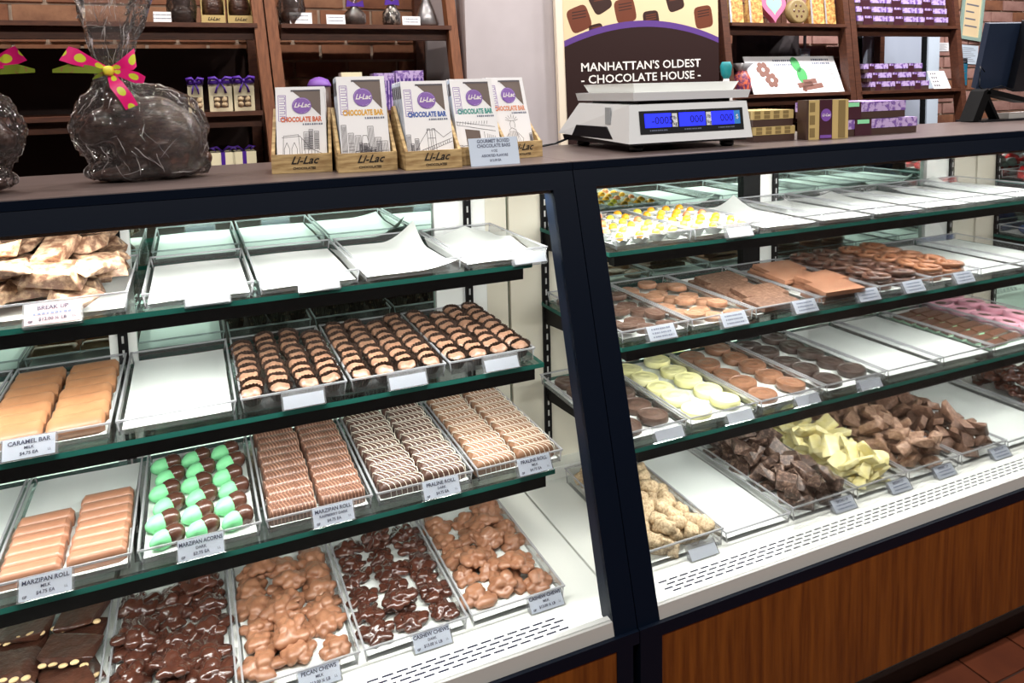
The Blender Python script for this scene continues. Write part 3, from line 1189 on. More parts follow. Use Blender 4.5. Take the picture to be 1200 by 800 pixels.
def chews(a, b, mat, name, label, group, what, R, seed, n=(3, 5), jit=.006, extra=0):
    stock(3, a, b, what)
    ms = [lump_mesh(name, mat, seed + i, R, .55) for i in range(5)]
    rs = random.Random(seed)
    nx, ny = n
    for j in range(ny):
        for i in range(nx):
            x = a + R * 1.02 + (b - a - R * 2.04) * i / (nx - 1) + rs.uniform(-jit, jit) * .4
            y = TY[3] + .03 + (TD[3] - .06) * (j + .5) / ny + rs.uniform(-jit, jit)
            o = put(name, rs.choice(ms), None, (x, y, TZ[3] + .0042), (rs.uniform(-.06, .06), rs.uniform(-.06, .06), rs.uniform(0, 6.3)), (rs.uniform(.9, 1.12),) * 3)
            tag(o, label, 'candy', group)
    for q in range(extra):
        o = put(name, rs.choice(ms), None, (rs.uniform(a + .04, b - .04), TY[3] + .1 + (TD[3] - .16) * q / max(1, extra - 1), TZ[3] + .022), (rs.uniform(-.3, .3), rs.uniform(-.3, .3), rs.uniform(0, 6.3)))
        tag(o, label, 'candy', group)


chews(-.896, -.692, 'dark_gloss', 'walnut_chew', 'glossy dark nut chew beside the almond bark', 'dark nut chews by the bark', 'dark nut chews by the bark', .040, 50, (3, 5), .009, 3)
chews(-.689, -.491, 'milk_choc', 'pecan_chew', 'pale milk chocolate pecan chew', 'milk pecan chews', 'milk pecan chews', .038, 60, (3, 6), .009, 4)
chews(-.488, -.290, 'dark_gloss', 'cashew_chew', 'shiny dark chocolate cashew chew', 'dark cashew chews', 'dark cashew chews', .034, 70, (3, 6), .007, 2)
chews(-.287, -.088, 'milk_choc', 'cashew_chew', 'milk chocolate cashew chew beside the bare white deck', 'milk cashew chews', 'milk cashew chews', .037, 80, (3, 5), .010, 5)
price_tag(-.565, TY[3] - .004, TZ[3] + .001, ('PECAN CHEWS', 'MILK', '$13.00 ¼ LB'), 'price tag reading pecan chews')
price_tag(-.365, TY[3] - .004, TZ[3] + .001, ('CASHEW CHEWS', 'DARK', '$13.00 ¼ LB'), 'price tag reading cashew chews, dark', gf=True)
price_tag(-.135, TY[3] - .002, TZ[3] + .001, ('CASHEW CHEWS', 'MILK', '$13.00 ¼ LB'), 'price tag reading cashew chews, milk', gf=True)

# ---- trays of the pretzel case
stock(0, .105, .31, 'orange and yellow candies wrapped in white paper')
stock(0, .312, .505, 'wrapped candies near the empty top trays', lab='second clear tray of wrapped orange and yellow candies', plab='waxed paper under the second tray of wrapped candies')
wr = MB()
wr.lathe([(.012, 0), (.021, .012), (.024, .017)], 20, smooth=True, flute=[.03, .10, .22], lid=False)
WRP = wr.mesh('paper_wrap', 'paper_white')
eggs = [super_mesh('candy_egg', m_, .0112, .0098, .0098, 1.0, ICO2) for m_ in ('egg_orange', 'egg_yellow', 'egg_orange', 'egg_coral')]
names = ('orange', 'yellow', 'orange', 'coral')
rs = random.Random(5)
for t_i, (a, b) in enumerate([(.105, .31), (.312, .505)]):
    for r in range(6):
        for c in range(4):
            k = rs.randrange(4)
            t = thing('wrapped_candy', '%s candy egg in a frilled white paper wrap' % names[k], 'candy', (a + .03 + c * (b - a - .06) / 3 + rs.uniform(-.004, .004), TY[0] + .03 + r * .05, TZ[0] + .006), (rs.uniform(-.2, .2), rs.uniform(-.2, .2), rs.uniform(0, 6)), '%s wrapped candies' % names[k])
            put('paper_wrap', WRP, t)
            put('candy_egg', eggs[k], t, (0, 0, .017))
price_tag(.43, TY[0] - .004, TZ[0] + .001, None, 'blank clear tag holder before the wrapped candies')
bounds = [.51, .695, .88, 1.065, 1.25, 1.435, 1.625]
pks = [{(1, 1): .03}, None, {(1, 1): .012}, None, {(0, 1): .02}, {(.3, 1): .03}]
for i in range(6):
    stock(0, bounds[i] + .002, bounds[i + 1] - .002, '', pks[i], group='empty trays on the pretzel case top shelf',
          lab='empty clear tray on the top shelf beside the wrapped candies', plab='bare white waxed paper on the top shelf by the wrapped candies')

# middle shelf of the pretzel case
stock(1, .095, .273, 'small dark chocolate rounds')
stock(1, .276, .452, 'small milk chocolate rounds')
dd_ = disc_mesh('chocolate_round', 'disk_dark', .0245, .012)
dm_ = disc_mesh('chocolate_round', 'disk_milk', .0245, .012)
for (a, b, me, kd) in ((.095, .273, dd_, 'dark'), (.276, .452, dm_, 'milk')):
    for r in range(6):
        for c in range(3):
            o = put('chocolate_round', me, None, (a + .034 + c * .0545 + random.uniform(-.003, .003), TY[1] + .036 + r * .054 + random.uniform(-.003, .003), TZ[1] + .004 + (.012 if (r + c) % 3 == 0 else .0)), (random.uniform(-.05, .12), random.uniform(-.06, .06), random.uniform(0, 6)))
            tag(o, 'small embossed %s chocolate round on the shelf of pretzels' % kd, 'candy', 'small %s rounds' % kd)
stock(1, .455, .652, 'dark grained chocolate slabs')
stock(1, .655, .848, 'milk chocolate square slabs')
sq = MB()
sq.hexa([(-.062, -.036, 0), (.062, -.036, 0), (.062, .036, 0), (-.062, .036, 0)], [(-.0605, -.0345, .010), (.0605, -.0345, .010), (.0605, .0345, .010), (-.0605, .0345, .010)])
SQM = sq.mesh('chocolate_slab', 'milk_light')
SQD = sq.mesh('chocolate_slab', 'choc_broken')
for (a, me, kd) in ((.455, SQD, 'grained dark'), (.655, SQM, 'smooth milk')):
    for r in range(4):
        for l in range(3 if kd == 'smooth milk' else 2):
            o = put('chocolate_slab', me, None, (a + .092 + random.uniform(-.012, .012) + (.012 if r % 2 else -.01), TY[1] + .052 + r * .070 - l * .010, TZ[1] + .005 + l * .0112 + .004 * (r % 2)), (math.radians(5), 0, math.radians(random.uniform(-7, 7))))
            tag(o, '%s chocolate slab stacked on the middle shelf' % kd, 'candy', '%s slabs' % kd)


def pretzel_mesh(mat):
    m = MB()
    R, r = .034, .0060
    m.tube([(R * math.cos(2 * PI * k / 24), R * .82 * math.sin(2 * PI * k / 24), .006) for k in range(24)], r, 8, closed=True)
    for s_ in (-1, 1):
        m.tube([(s_ * .006, .026, .007), (s_ * -.004, .010, .008), (s_ * -.016, -.004, .008), (s_ * -.023, -.019, .007)], r * .9, 8)
    return m.mesh('pretzel', mat)


M('pretzel_dark', S(70, 46, 40), 0.3, col2=S(120, 84, 68), scale=30, coat=0.3)
M('pretzel_milk', S(172, 118, 86), 0.36, col2=S(150, 98, 70), scale=30, coat=0.2)
for (a, b, mt, kd) in ((.851, 1.038, 'pretzel_dark', 'dark'), (1.041, 1.228, 'pretzel_milk', 'milk')):
    stock(1, a, b, '%s chocolate pretzels' % kd)
    pz = pretzel_mesh(mt)
    rs = random.Random(8)
    for l in range(3):
        for r in range(5):
            for c in range(2):
                o = put('pretzel', pz, None, (a + .048 + c * .090 + rs.uniform(-.005, .005), TY[1] + .05 + r * .064 + rs.uniform(-.004, .004), TZ[1] + .004 + l * .0135), (rs.uniform(-.04, .1), rs.uniform(-.08, .08), rs.uniform(-.4, .4)))
                tag(o, 'pretzel coated in shiny %s chocolate' % kd, 'candy', '%s pretzels' % kd)
stock(1, 1.232, 1.425, '', lab='empty clear tray next to the milk chocolate pretzels', plab='bare waxed paper next to the milk chocolate pretzels')
stock(1, 1.428, 1.62, '', lab='empty clear tray at the far end of the pretzel shelf', plab='bare waxed paper at the far end of the pretzel shelf')
for x, nm_ in ((.19, 'small dark rounds'), (.385, 'small milk rounds'), (.595, 'dark grained slabs'), (.80, 'smooth milk slabs'), (.96, 'dark pretzels'), (1.15, 'milk pretzels')):
    price_tag(x, TY[1] - .004, TZ[1] + .001, (None, None, None), 'white price tag before the %s' % nm_)

# lowest shelf of the pretzel case
ov = {'brown': 'oval_brown', 'pale yellow': 'yellow_choc', 'milk': 'oval_milk', 'dark': 'oval_dark'}
for (a, b, kd) in ((.06, .238, 'brown'), (.241, .433, 'pale yellow'), (.436, .632, 'milk'), (.635, .835, 'dark')):
    stock(2, a, b, 'large %s chocolate medallions' % kd)
    me = disc_mesh('medallion', ov[kd], .0345, .016)
    for r in range(5):
        for c in range(2):
            o = put('medallion', me, None, (a + .052 + c * (b - a - .1) + random.uniform(-.004, .004), TY[2] + .05 + r * .068 + c * .012 + random.uniform(-.003, .003), TZ[2] + .0042 + (.004 if (r + c) % 2 else 0)), (random.uniform(-.03, .08), random.uniform(-.05, .05), random.uniform(0, 6)))
            tag(o, 'large embossed %s chocolate medallion' % kd, 'candy', '%s medallions' % kd)
    price_tag((a + b) / 2 + .03, TY[2] - .004, TZ[2] + .001, None, 'blank clear tag holder before the %s medallions' % kd)
stock(2, .838, 1.036, '', lab='empty clear tray next to the dark medallions', plab='bare waxed paper next to the dark medallions')
stock(2, 1.039, 1.237, '', lab='empty clear tray next to the mint bars', plab='bare waxed paper next to the mint bars')
stock(2, 1.240, 1.43, 'mint edged chocolate bars')
mb_ = MB()
mb_.box(-.04, .04, -.0135, .0135, 0, .006, 1)
mb_.box(-.0385, .0385, -.0125, .0125, .006, .013, 0)
MBM = mb_.mesh('mint_bar', ['raspberry_choc', 'mint_candy'])
for r in range(8):
    for c in range(2):
        o = put('mint_bar', MBM, None, (1.288 + c * .088, TY[2] + .035 + r * .040 + c * .012, TZ[2] + .0045), (math.radians(8), 0, math.radians(random.uniform(-4, 4) + 4)))
        tag(o, 'dark chocolate bar with a pale mint green edge', 'candy', 'mint bars')
stock(2, 1.433, 1.63, 'pink rimmed chocolate rounds')
pk_ = MB()
pk_.lathe([(.033, 0), (.0385, .004), (.0385, .018), (.0345, .021), (.0325, .018)], 28, mi=1)
pk_.lathe([(.0325, .016), (.0325, .0175), (.00001, .0185)], 28, mi=0)
PKM = pk_.mesh('pink_round', ['disk_dark', 'pink_candy'])
for r in range(5):
    for c in range(2):
        o = put('pink_round', PKM, None, (1.485 + c * .088, TY[2] + .05 + r * .072 + c * .03, TZ[2] + .0045 + .003 * (c)), (math.radians(5), 0, r))
        tag(o, 'round dark chocolate with a thick pink rim', 'candy', 'pink rimmed rounds')
price_tag(1.40, TY[2] - .004, TZ[2] + .001, (None, None, None), 'white price tag between the mint bars and pink rounds')

# deck of the pretzel case
ng = [super_mesh('nougat_piece', 'nougat_tan', .0195, .016, .0125, .6, wob=.10, seed=i) for i in range(5)]
stock(3, .106, .300, 'tan nougat pieces', h=.04)
pile(.114, .292, TY[3] + .008, TY[3] + TD[3] - .01, TZ[3] + .003, ng, 120, .0155, 'nougat_piece', 'lumpy tan nougat piece in a heaped tray', 'candy', 'tan nougat pieces', tilt=.8, seed=21)
price_tag(.235, TY[3] - .004, TZ[3] + .002, None, 'blank clear tag holder before the tan nougat')
stock(3, .303, .490, '', lab='empty clear tray between nougat and dark chunks', plab='bare waxed paper between nougat and dark chunks')
chd = [chunk_mesh('chocolate_chunk', 'choc_broken_dark', 400 + i, (.024, .019, .0105), 10) for i in range(8)]
chm = [chunk_mesh('chocolate_chunk', 'choc_broken_milk', 420 + i, (.024, .019, .0105), 10) for i in range(8)]
chw = [chunk_mesh('chocolate_chunk', 'white_choc', 440 + i, (.028, .020, .008), 8) for i in range(8)]
chb = [chunk_mesh('chocolate_chunk', 'choc_broken', 460 + i, (.025, .019, .011), 10) for i in range(8)]
for (a, b, ms, n, kd, lb, sd) in ((.493, .690, chd, 78, 'dark chocolate chunks by the empty tray', 'broken dark chocolate chunk next to the white chunks', 31),
                                  (.693, .866, chw, 74, 'creamy white chocolate chunks', 'broken creamy white chocolate chunk', 32),
                                  (.869, 1.058, chm, 80, 'pale milk chocolate chunks', 'broken pale milk chocolate chunk', 33),
                                  (1.061, 1.242, chb, 68, 'semi-dark chocolate chunks', 'broken brown chunk beyond the pale milk chunks', 34)):
    stock(3, a, b, kd, h=.034)
    pile(a + .008, b - .008, TY[3] + .008, TY[3] + TD[3] - .012, TZ[3] + .003, ms, n, .0200, 'chocolate_chunk', lb, 'candy', kd, tilt=1.0, seed=sd, scale=(.72, 1.3), mound=1.2, tries=26)
for x, l2 in ((.640, 'dark'), (.825, 'creamy white'), (.985, 'pale milk'), (1.20, 'brown end')):
    price_tag(x, TY[3] - .006, TZ[3] + .001, ('BREAK UP', None, None), 'break up price tag before the %s chunks' % l2, scale=.95)
stock(3, 1.52, 1.715, 'dark nut clusters at the case end')
cl = [lump_mesh('nut_cluster', 'dark_gloss', 90 + i, .032, .7) for i in range(3)]
pile(1.53, 1.705, TY[3] + .01, TY[3] + TD[3] - .02, TZ[3] - .004, cl, 24, .030, 'nut_cluster', 'glossy dark nut cluster at the end of the pretzel case', 'candy', 'dark nut clusters', tilt=.2, seed=41)
stock(3, 1.245, 1.517, '', lab='wide empty clear tray between brown chunks and nut clusters', plab='bare waxed paper between brown chunks and nut clusters')

# foil candy in the far case
rf = super_mesh('foil_candy', 'red_foil', .018, .018, .016, .8, wob=.08, seed=2)
sf = super_mesh('foil_candy', 'silver_foil', .018, .018, .016, .8, wob=.08, seed=3)
bf = super_mesh('foil_candy', 'blue_foil', .02, .016, .013, .7, wob=.08, seed=5)
stock(0, 1.84, 2.12, 'red foil candies', h=.034)
stock(0, 2.123, 2.40, 'more red foil candies at the far end', h=.034)
pile(1.85, 2.11, TY[0] + .015, TY[0] + TD[0] - .02, TZ[0] + .004, [rf, rf, sf], 80, .0175, 'foil_candy', 'round candy in crinkled red foil', 'candy', 'red foil candies', tilt=.6, seed=51)
pile(2.13, 2.39, TY[0] + .015, TY[0] + TD[0] - .02, TZ[0] + .004, [rf, sf], 60, .0185, 'foil_candy', 'round candy in crinkled red foil', 'candy', 'red foil candies', tilt=.6, seed=52)
stock(1, 1.84, 2.12, 'blue foil candies', h=.034)
pile(1.85, 2.11, TY[1] + .015, TY[1] + TD[1] - .02, TZ[1] + .004, [bf], 70, .0185, 'foil_candy', 'rounded candy in crinkled blue foil', 'candy', 'blue foil candies', tilt=.6, seed=53)
stock(1, 2.123, 2.40, 'dark clusters behind the blue foil')
pile(2.13, 2.39, TY[1] + .015, TY[1] + TD[1] - .02, TZ[1] - .004, cl, 26, .030, 'nut_cluster', 'dark nut cluster behind the blue foil candies', 'candy', 'far dark clusters', tilt=.2, seed=54)

# ------------------------------------------------------------------ goods on the counter
CT = 1.3112
RMV = [Vector(r) for r in RM]


def at(u, v, ax, val):
    """point where the sight line of a photo pixel meets the plane coordinate[ax] = val"""
    q = Vector(((u - 600) / 871.98, (v - 189.14) / 871.98, 1))
    d = Vector(sum(RMV[i][k] * q[i] for i in range(3)) for k in range(3))
    t = (val - CAM[ax]) / d[ax]
    return CAM + d * t


def ribbon_strip(mb, pts, wds, uv, mi=0, scale=30):
    """flat ribbon through pts; wds = half-width vectors; uv list is filled loop by loop"""
    o = len(mb.v)
    L = 0
    us = []
    for k, p in enumerate(pts):
        if k:
            L += (Vector(p) - Vector(pts[k - 1])).length
        us.append(L * scale)
    vs = []
    for p, w_ in zip(pts, wds):
        p, w_ = Vector(p), Vector(w_)
        vs += [tuple(p - w_), tuple(p + w_)]
    fs = [(2 * k, 2 * k + 1, 2 * k + 3, 2 * k + 2) for k in range(len(pts) - 1)]
    mb.add(vs, fs, mi, True)
    for k in range(len(pts) - 1):
        uv += [(us[k], 0), (us[k], 1), (us[k + 1], 1), (us[k + 1], 0)]


def with_uv(me, uv):
    l = me.uv_layers.new(name='UVMap')
    for i, q in enumerate(uv):
        l.data[i].uv = q
    return me


M('rabbit_choc', S(50, 30, 26), 0.3, col2=S(84, 56, 46), scale=50, stretch=(1, 1, 2.5), bump=1.0, bscale=55, coat=0.25)
RAB = blob('chocolate_body', [
    (-.042, 0, .013, .050, .036, .014), (.030, 0, .018, .066, .042, .018),
    (.040, 0, .070, .056, .046, .068), (.016, 0, .100, .056, .043, .054),
    (-.012, 0, .070, .040, .038, .056), (-.030, 0, .120, .040, .034, .042), (-.062, 0, .104, .034, .030, .032), (-.086, 0, .088, .022, .020, .021),
    (-.020, .018, .036, .016, .014, .036), (-.020, -.018, .036, .016, .014, .036),
    (-.048, .016, .150, .016, .010, .046, (0, .1, 0)), (-.048, -.016, .150, .016, .010, .046, (0, .1, 0)),
    (.096, 0, .034, .016, .016, .015), (.038, -.036, .045, .036, .014, .040), (.038, .036, .045, .036, .014, .040)],
    .0042, 'rabbit_choc', 3)
CEL = blob('cellophane_wrap', [
    (.010, 0, .084, .100, .066, .092), (-.040, 0, .112, .072, .054, .074), (-.082, 0, .098, .040, .040, .058),
    (-.010, 0, .020, .096, .056, .0225), (.040, 0, .020, .072, .054, .0225), (-.050, 0, .165, .036, .034, .040), (-.050, 0, .195, .020, .020, .026)],
    .0080, 'cellophane', 3)
rk = random.Random(17)
for v in CEL.vertices:                      # crumpled into facets
    p = Vector(v.co)
    d = (1 - abs(noise.noise(p * 20))) ** 3
    v.co = p + v.normal * (.007 * (d - .5)) + Vector([rk.uniform(-.0022, .0022) for q in range(3)])
    v.co.z = max(v.co.z, .0006)
CEL.polygons.foreach_set('use_smooth', [False] * len(CEL.polygons))
fl_ = MB()
vs, fs = [], []
n = 40
rk = random.Random(3)
for j in range(9):
    q = j / 8
    for i in range(n):
        a = 2 * PI * i / n
        r = .013 + .045 * q ** .8 + (.004 + .012 * q) * (math.sin(5 * a + q * 2) * .6 + rk.uniform(-.5, .5))
        vs.append((-.050 + 1.15 * r * math.cos(a) + .012 * q, .8 * r * math.sin(a), .195 + .165 * q + .006 * math.sin(4 * a) * q))
for j in range(8):
    for i in range(n):
        k = (i + 1) % n
        fs.append((j * n + i, j * n + k, (j + 1) * n + k, (j + 1) * n + i))
fl_.add(vs, fs, 0, True)
FLARE = fl_.mesh('gathered_top', 'cellophane')

thin('glint_white', S(236, 230, 230), 0.5)  # highlights of the wrap's folds, put in as white colour


def crease_glints(me, n, seed, rmax=.0010, aim=None):
    """white strips along the folds of a crumpled sheet, imitating its highlights"""
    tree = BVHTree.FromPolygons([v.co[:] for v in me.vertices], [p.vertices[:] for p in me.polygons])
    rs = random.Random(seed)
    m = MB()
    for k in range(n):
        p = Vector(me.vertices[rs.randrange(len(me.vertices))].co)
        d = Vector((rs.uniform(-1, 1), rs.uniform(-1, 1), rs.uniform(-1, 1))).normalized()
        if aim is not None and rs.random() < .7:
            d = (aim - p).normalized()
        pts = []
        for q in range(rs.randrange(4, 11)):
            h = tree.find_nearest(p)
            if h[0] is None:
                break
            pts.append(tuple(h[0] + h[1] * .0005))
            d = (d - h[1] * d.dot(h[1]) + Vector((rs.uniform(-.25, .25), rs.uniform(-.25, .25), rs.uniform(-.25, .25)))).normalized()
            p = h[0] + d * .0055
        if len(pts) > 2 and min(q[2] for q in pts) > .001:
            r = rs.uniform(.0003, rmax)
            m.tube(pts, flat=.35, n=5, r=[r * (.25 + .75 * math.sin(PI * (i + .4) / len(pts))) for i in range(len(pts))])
    return m.mesh('crease_glint', 'glint_white')


CRB, CRF = crease_glints(CEL, 80, 5, .0015, Vector((-.05, 0, .2))), crease_glints(FLARE, 55, 6, .0013, Vector((-.05, 0, .15)))


def bow_meshes():
    b, uv = MB(), []
    # loops and tail in the x-z plane, standing a little off the wrap
    ribbon_strip(b, [(0, 0, 0), (-.025, -.014, .012), (-.050, -.018, .024), (-.066, -.010, .030)],
                 [(.001, 0, .004), (.003, 0, .009), (.006, 0, .013), (.008, 0, .012)], uv)
    ribbon_strip(b, [(0, -.004, 0), (.020, -.020, .006), (.036, -.022, .014), (.044, -.014, .022)],
                 [(-.001, 0, .004), (-.004, 0, .008), (-.004, 0, .014), (-.001, 0, .016)], uv)
    ribbon_strip(b, [(0, -.004, -.002), (.024, -.026, -.006), (.044, -.024, -.014), (.056, -.012, -.018)],
                 [(0, 0, .004), (.003, 0, .008), (.004, 0, .009), (.002, 0, .006)], uv)
    ribbon_strip(b, [(0, -.004, -.004), (.012, -.030, -.026), (.026, -.036, -.048), (.034, -.034, -.066)],
                 [(.004, 0, .002), (.010, 0, .005), (.010, 0, .005), (.010, 0, .004)], uv)
    me = with_uv(b.mesh('bow', 'dotted_ribbon'), uv)
    g, uv2 = MB(), []
    ribbon_strip(g, [(0, 0, -.002), (-.030, -.016, .002), (-.058, -.014, .004), (-.086, -.004, .000)],
                 [(0, 0, .004), (0, 0, .007), (0, 0, .008), (0, 0, .003)], uv2)
    ribbon_strip(g, [(-.002, -.004, -.004), (-.012, -.020, -.008), (-.022, -.022, -.012)], [(.002, 0, .003), (.003, 0, .005), (.003, 0, .004)], uv2)
    ge = g.mesh('bow_underside', 'ribbon_green')
    kn = super_mesh('knot', 'egg_yellow', .009, .008, .009, .7, ICO2)
    return me, ge, kn


BOW, BOWG, KNOT = bow_meshes()
for (loc, rz, lab) in (((-.785, .425, CT), 0.0, 'chocolate rabbit in clear wrap with a pink dotted bow'),
                       ((-1.081, .365, CT), PI - .1, 'second wrapped chocolate rabbit, facing the bowed one')):
    t = thing('chocolate_rabbit', lab, 'candy', loc, (0, 0, rz))
    put('chocolate_body', RAB, t)
    put('cellophane_wrap', CEL, t)
    put('gathered_top', FLARE, t)
    stuff('crease_glint', CRB, t)
    stuff('crease_glint', CRF, t)
    bo = put('bow', BOW, t, (-.050, -.022, .200))
    put('bow_underside', BOWG, bo)
    put('knot', KNOT, bo, (0, -.012, -.001))


# ---- crates of boxed chocolate bars
def lines_mesh(name, polys, mat, wd=.0007):
    m = MB()
    for pl in polys:
        for (a, b) in zip(pl[:-1], pl[1:]):
            dx, dz = b[0] - a[0], b[1] - a[1]
            l = math.hypot(dx, dz) or 1
            nx, nz = -dz / l * wd / 2, dx / l * wd / 2
            m.quad((a[0] - nx, 0, a[1] - nz), (b[0] - nx, 0, b[1] - nz), (b[0] + nx, 0, b[1] + nz), (a[0] + nx, 0, a[1] + nz))
    return m.mesh(name, mat)


def skyline(rs, x0, x1, z0, zmax, n):
    out = []
    for k in range(n):
        a = x0 + (x1 - x0) * k / n
        b = a + (x1 - x0) / n * rs.uniform(.7, 1.1)
        h = z0 + zmax * rs.uniform(.45, 1)
        out.append([(a, z0), (a, h), (b, h), (b, z0)])
        for q in range(4):
            xx = a + (b - a) * (q + 1) / 5
            out.append([(xx, z0 + .002), (xx, h - .002)])
        for q in range(rs.randrange(3, 8)):
            zz = z0 + (h - z0) * (q + 1) / 9
            out.append([(a, zz), (b, zz)])
    return out


def sketch(kind):
    rs = random.Random(kind)
    P = []
    if kind == 0:      # stone bridge tower and cables
        P += [[(-.036, .006), (-.034, .058), (-.006, .060), (-.002, .006)], [(-.037, .055), (-.004, .057)]]
        for c in (-.028, -.014):
            P.append([(c - .005, .006), (c - .005, .034), (c, .046), (c + .005, .034), (c + .005, .006)])
        P += [[(-.004, .058), (.016, .034), (.046, .020)], [(-.045, .018), (.046, .012)], [(-.045, .014), (.046, .008)]]
        P += [[(.000 + k * .006, .016), (.000 + k * .006, .054 - k * .005)] for k in range(7)]
        P += skyline(rs, .004, .034, .03, .04, 3)
    elif kind == 1:    # avenue of towers
        P += skyline(rs, -.044, .044, .004, .07, 7)
        P += [[(-.012, .004), (-.004, .05), (.004, .05), (.014, .004)]]
        P += skyline(rs, -.02, .03, .01, .03, 6)
    elif kind == 2:    # suspension bridge
        P += skyline(rs, -.046, -.022, .004, .05, 3)
        for x in (-.004, .006):
            P += [[(x, .004), (x, .062), (x + .006, .062), (x + .006, .004)]]
        P += [[(-.004, .060), (.012, .060)], [(-.004, .045), (.012, .045)], [(-.03, .020), (.046, .044)], [(-.03, .014), (.046, .038)],
              [(-.03, .022), (-.018, .040), (.0, .062)], [(.01, .062), (.028, .046), (.046, .056)]]
        P += [[(-.028 + k * .0045, .015 + k * .0014), (-.028 + k * .0045, .021 + k * .0014)] for k in range(16)]
    elif kind == 3:    # shop front
        P += [[(-.044, .07), (.04, .058)], [(-.044, .064), (.04, .05)], [(.014, .05), (.014, .008)]]
        P += [[(.020 + k * .0035, .010), (.020 + k * .0035, .046 - k * .001)] for k in range(6)]
        P += [[(-.044 + k * .006, .064), (-.042 + k * .006, .070)] for k in range(12)]
        P += skyline(rs, -.044, -.026, .004, .03, 2)
    else:              # robed figure with a rayed crown
        P += [[(-.022, .004), (-.016, .03), (-.010, .046), (-.004, .05), (.006, .046), (.012, .03), (.018, .004)],
              [(-.006, .05), (-.007, .058), (-.003, .064), (.003, .064), (.006, .058), (.005, .05)], [(-.010, .064), (.009, .064)]]
        P += [[(-.001 + .008 * math.cos(a), .064 + .004 * math.sin(a)), (-.001 + .016 * math.cos(a), .066 + .010 * math.sin(a))] for a in [PI * k / 6 for k in range(7)]]
        P += [[(-.014 + k * .005, .006), (-.008 + k * .003, .044)] for k in range(6)]
        P += [[(-.012, .040), (-.028, .026), (-.024, .018)], [(.010, .04), (.022, .028), (.016, .014)]]
        P += skyline(rs, .024, .046, .004, .035, 3)
    return P


BW, BT, BH = .094, .0125, .152
bb = MB()
bb.box(-BW / 2, BW / 2, 0, BT, 0, BH, 0)
bb.quad((-BW / 2 - .0002, 0, 0), (-BW / 2 - .0002, BT, 0), (-BW / 2 - .0002, BT, BH), (-BW / 2 - .0002, 0, BH), 1)
bb.quad((-BW / 2 - .0004, 0.001, BH * .8), (-BW / 2 - .0004, BT - .001, BH * .8), (-BW / 2 - .0004, BT - .001, BH * .95), (-BW / 2 - .0004, 0.001, BH * .95), 2)
CARTON = bb.mesh('carton', ['box_white', 'box_bluish', 'print_dark'])
wn = MB()
wn.add([(-.018, 0, .146), (.038, 0, .146), (.038, 0, .096), (.016, 0, .118)], [(0, 1, 2, 3)])
WIN = wn.mesh('window', 'bar_brown')
wk = MB()
wk.add([(-.018, 0, .146), (.038, 0, .146), (.038, 0, .143), (-.018, 0, .143)], [(0, 1, 2, 3)])
WTOP = wk.mesh('window_fold', 'print_dark')
ovl = MB()
ovl.add([(.0185 * math.cos(2 * PI * k / 28) + .002, 0, .0155 * math.sin(2 * PI * k / 28) + .116) for k in range(28)], [tuple(range(28))])
OVAL = ovl.mesh('logo_oval', 'purple')
ring = lines_mesh('logo_ring', [[(.0165 * math.cos(2 * PI * k / 28) + .002, .0137 * math.sin(2 * PI * k / 28) + .116) for k in range(29)]], 'lilac_print', .0006)
side_ = lines_mesh('side_print', [[(-.042, .088), (-.042, .136), (-.028, .136), (-.028, .088), (-.042, .088)]] + [[(-.040, .092 + k * .009), (-.030, .092 + k * .009), (-.030, .097 + k * .009), (-.040, .097 + k * .009)] for k in range(5)], 'purple', .0009)

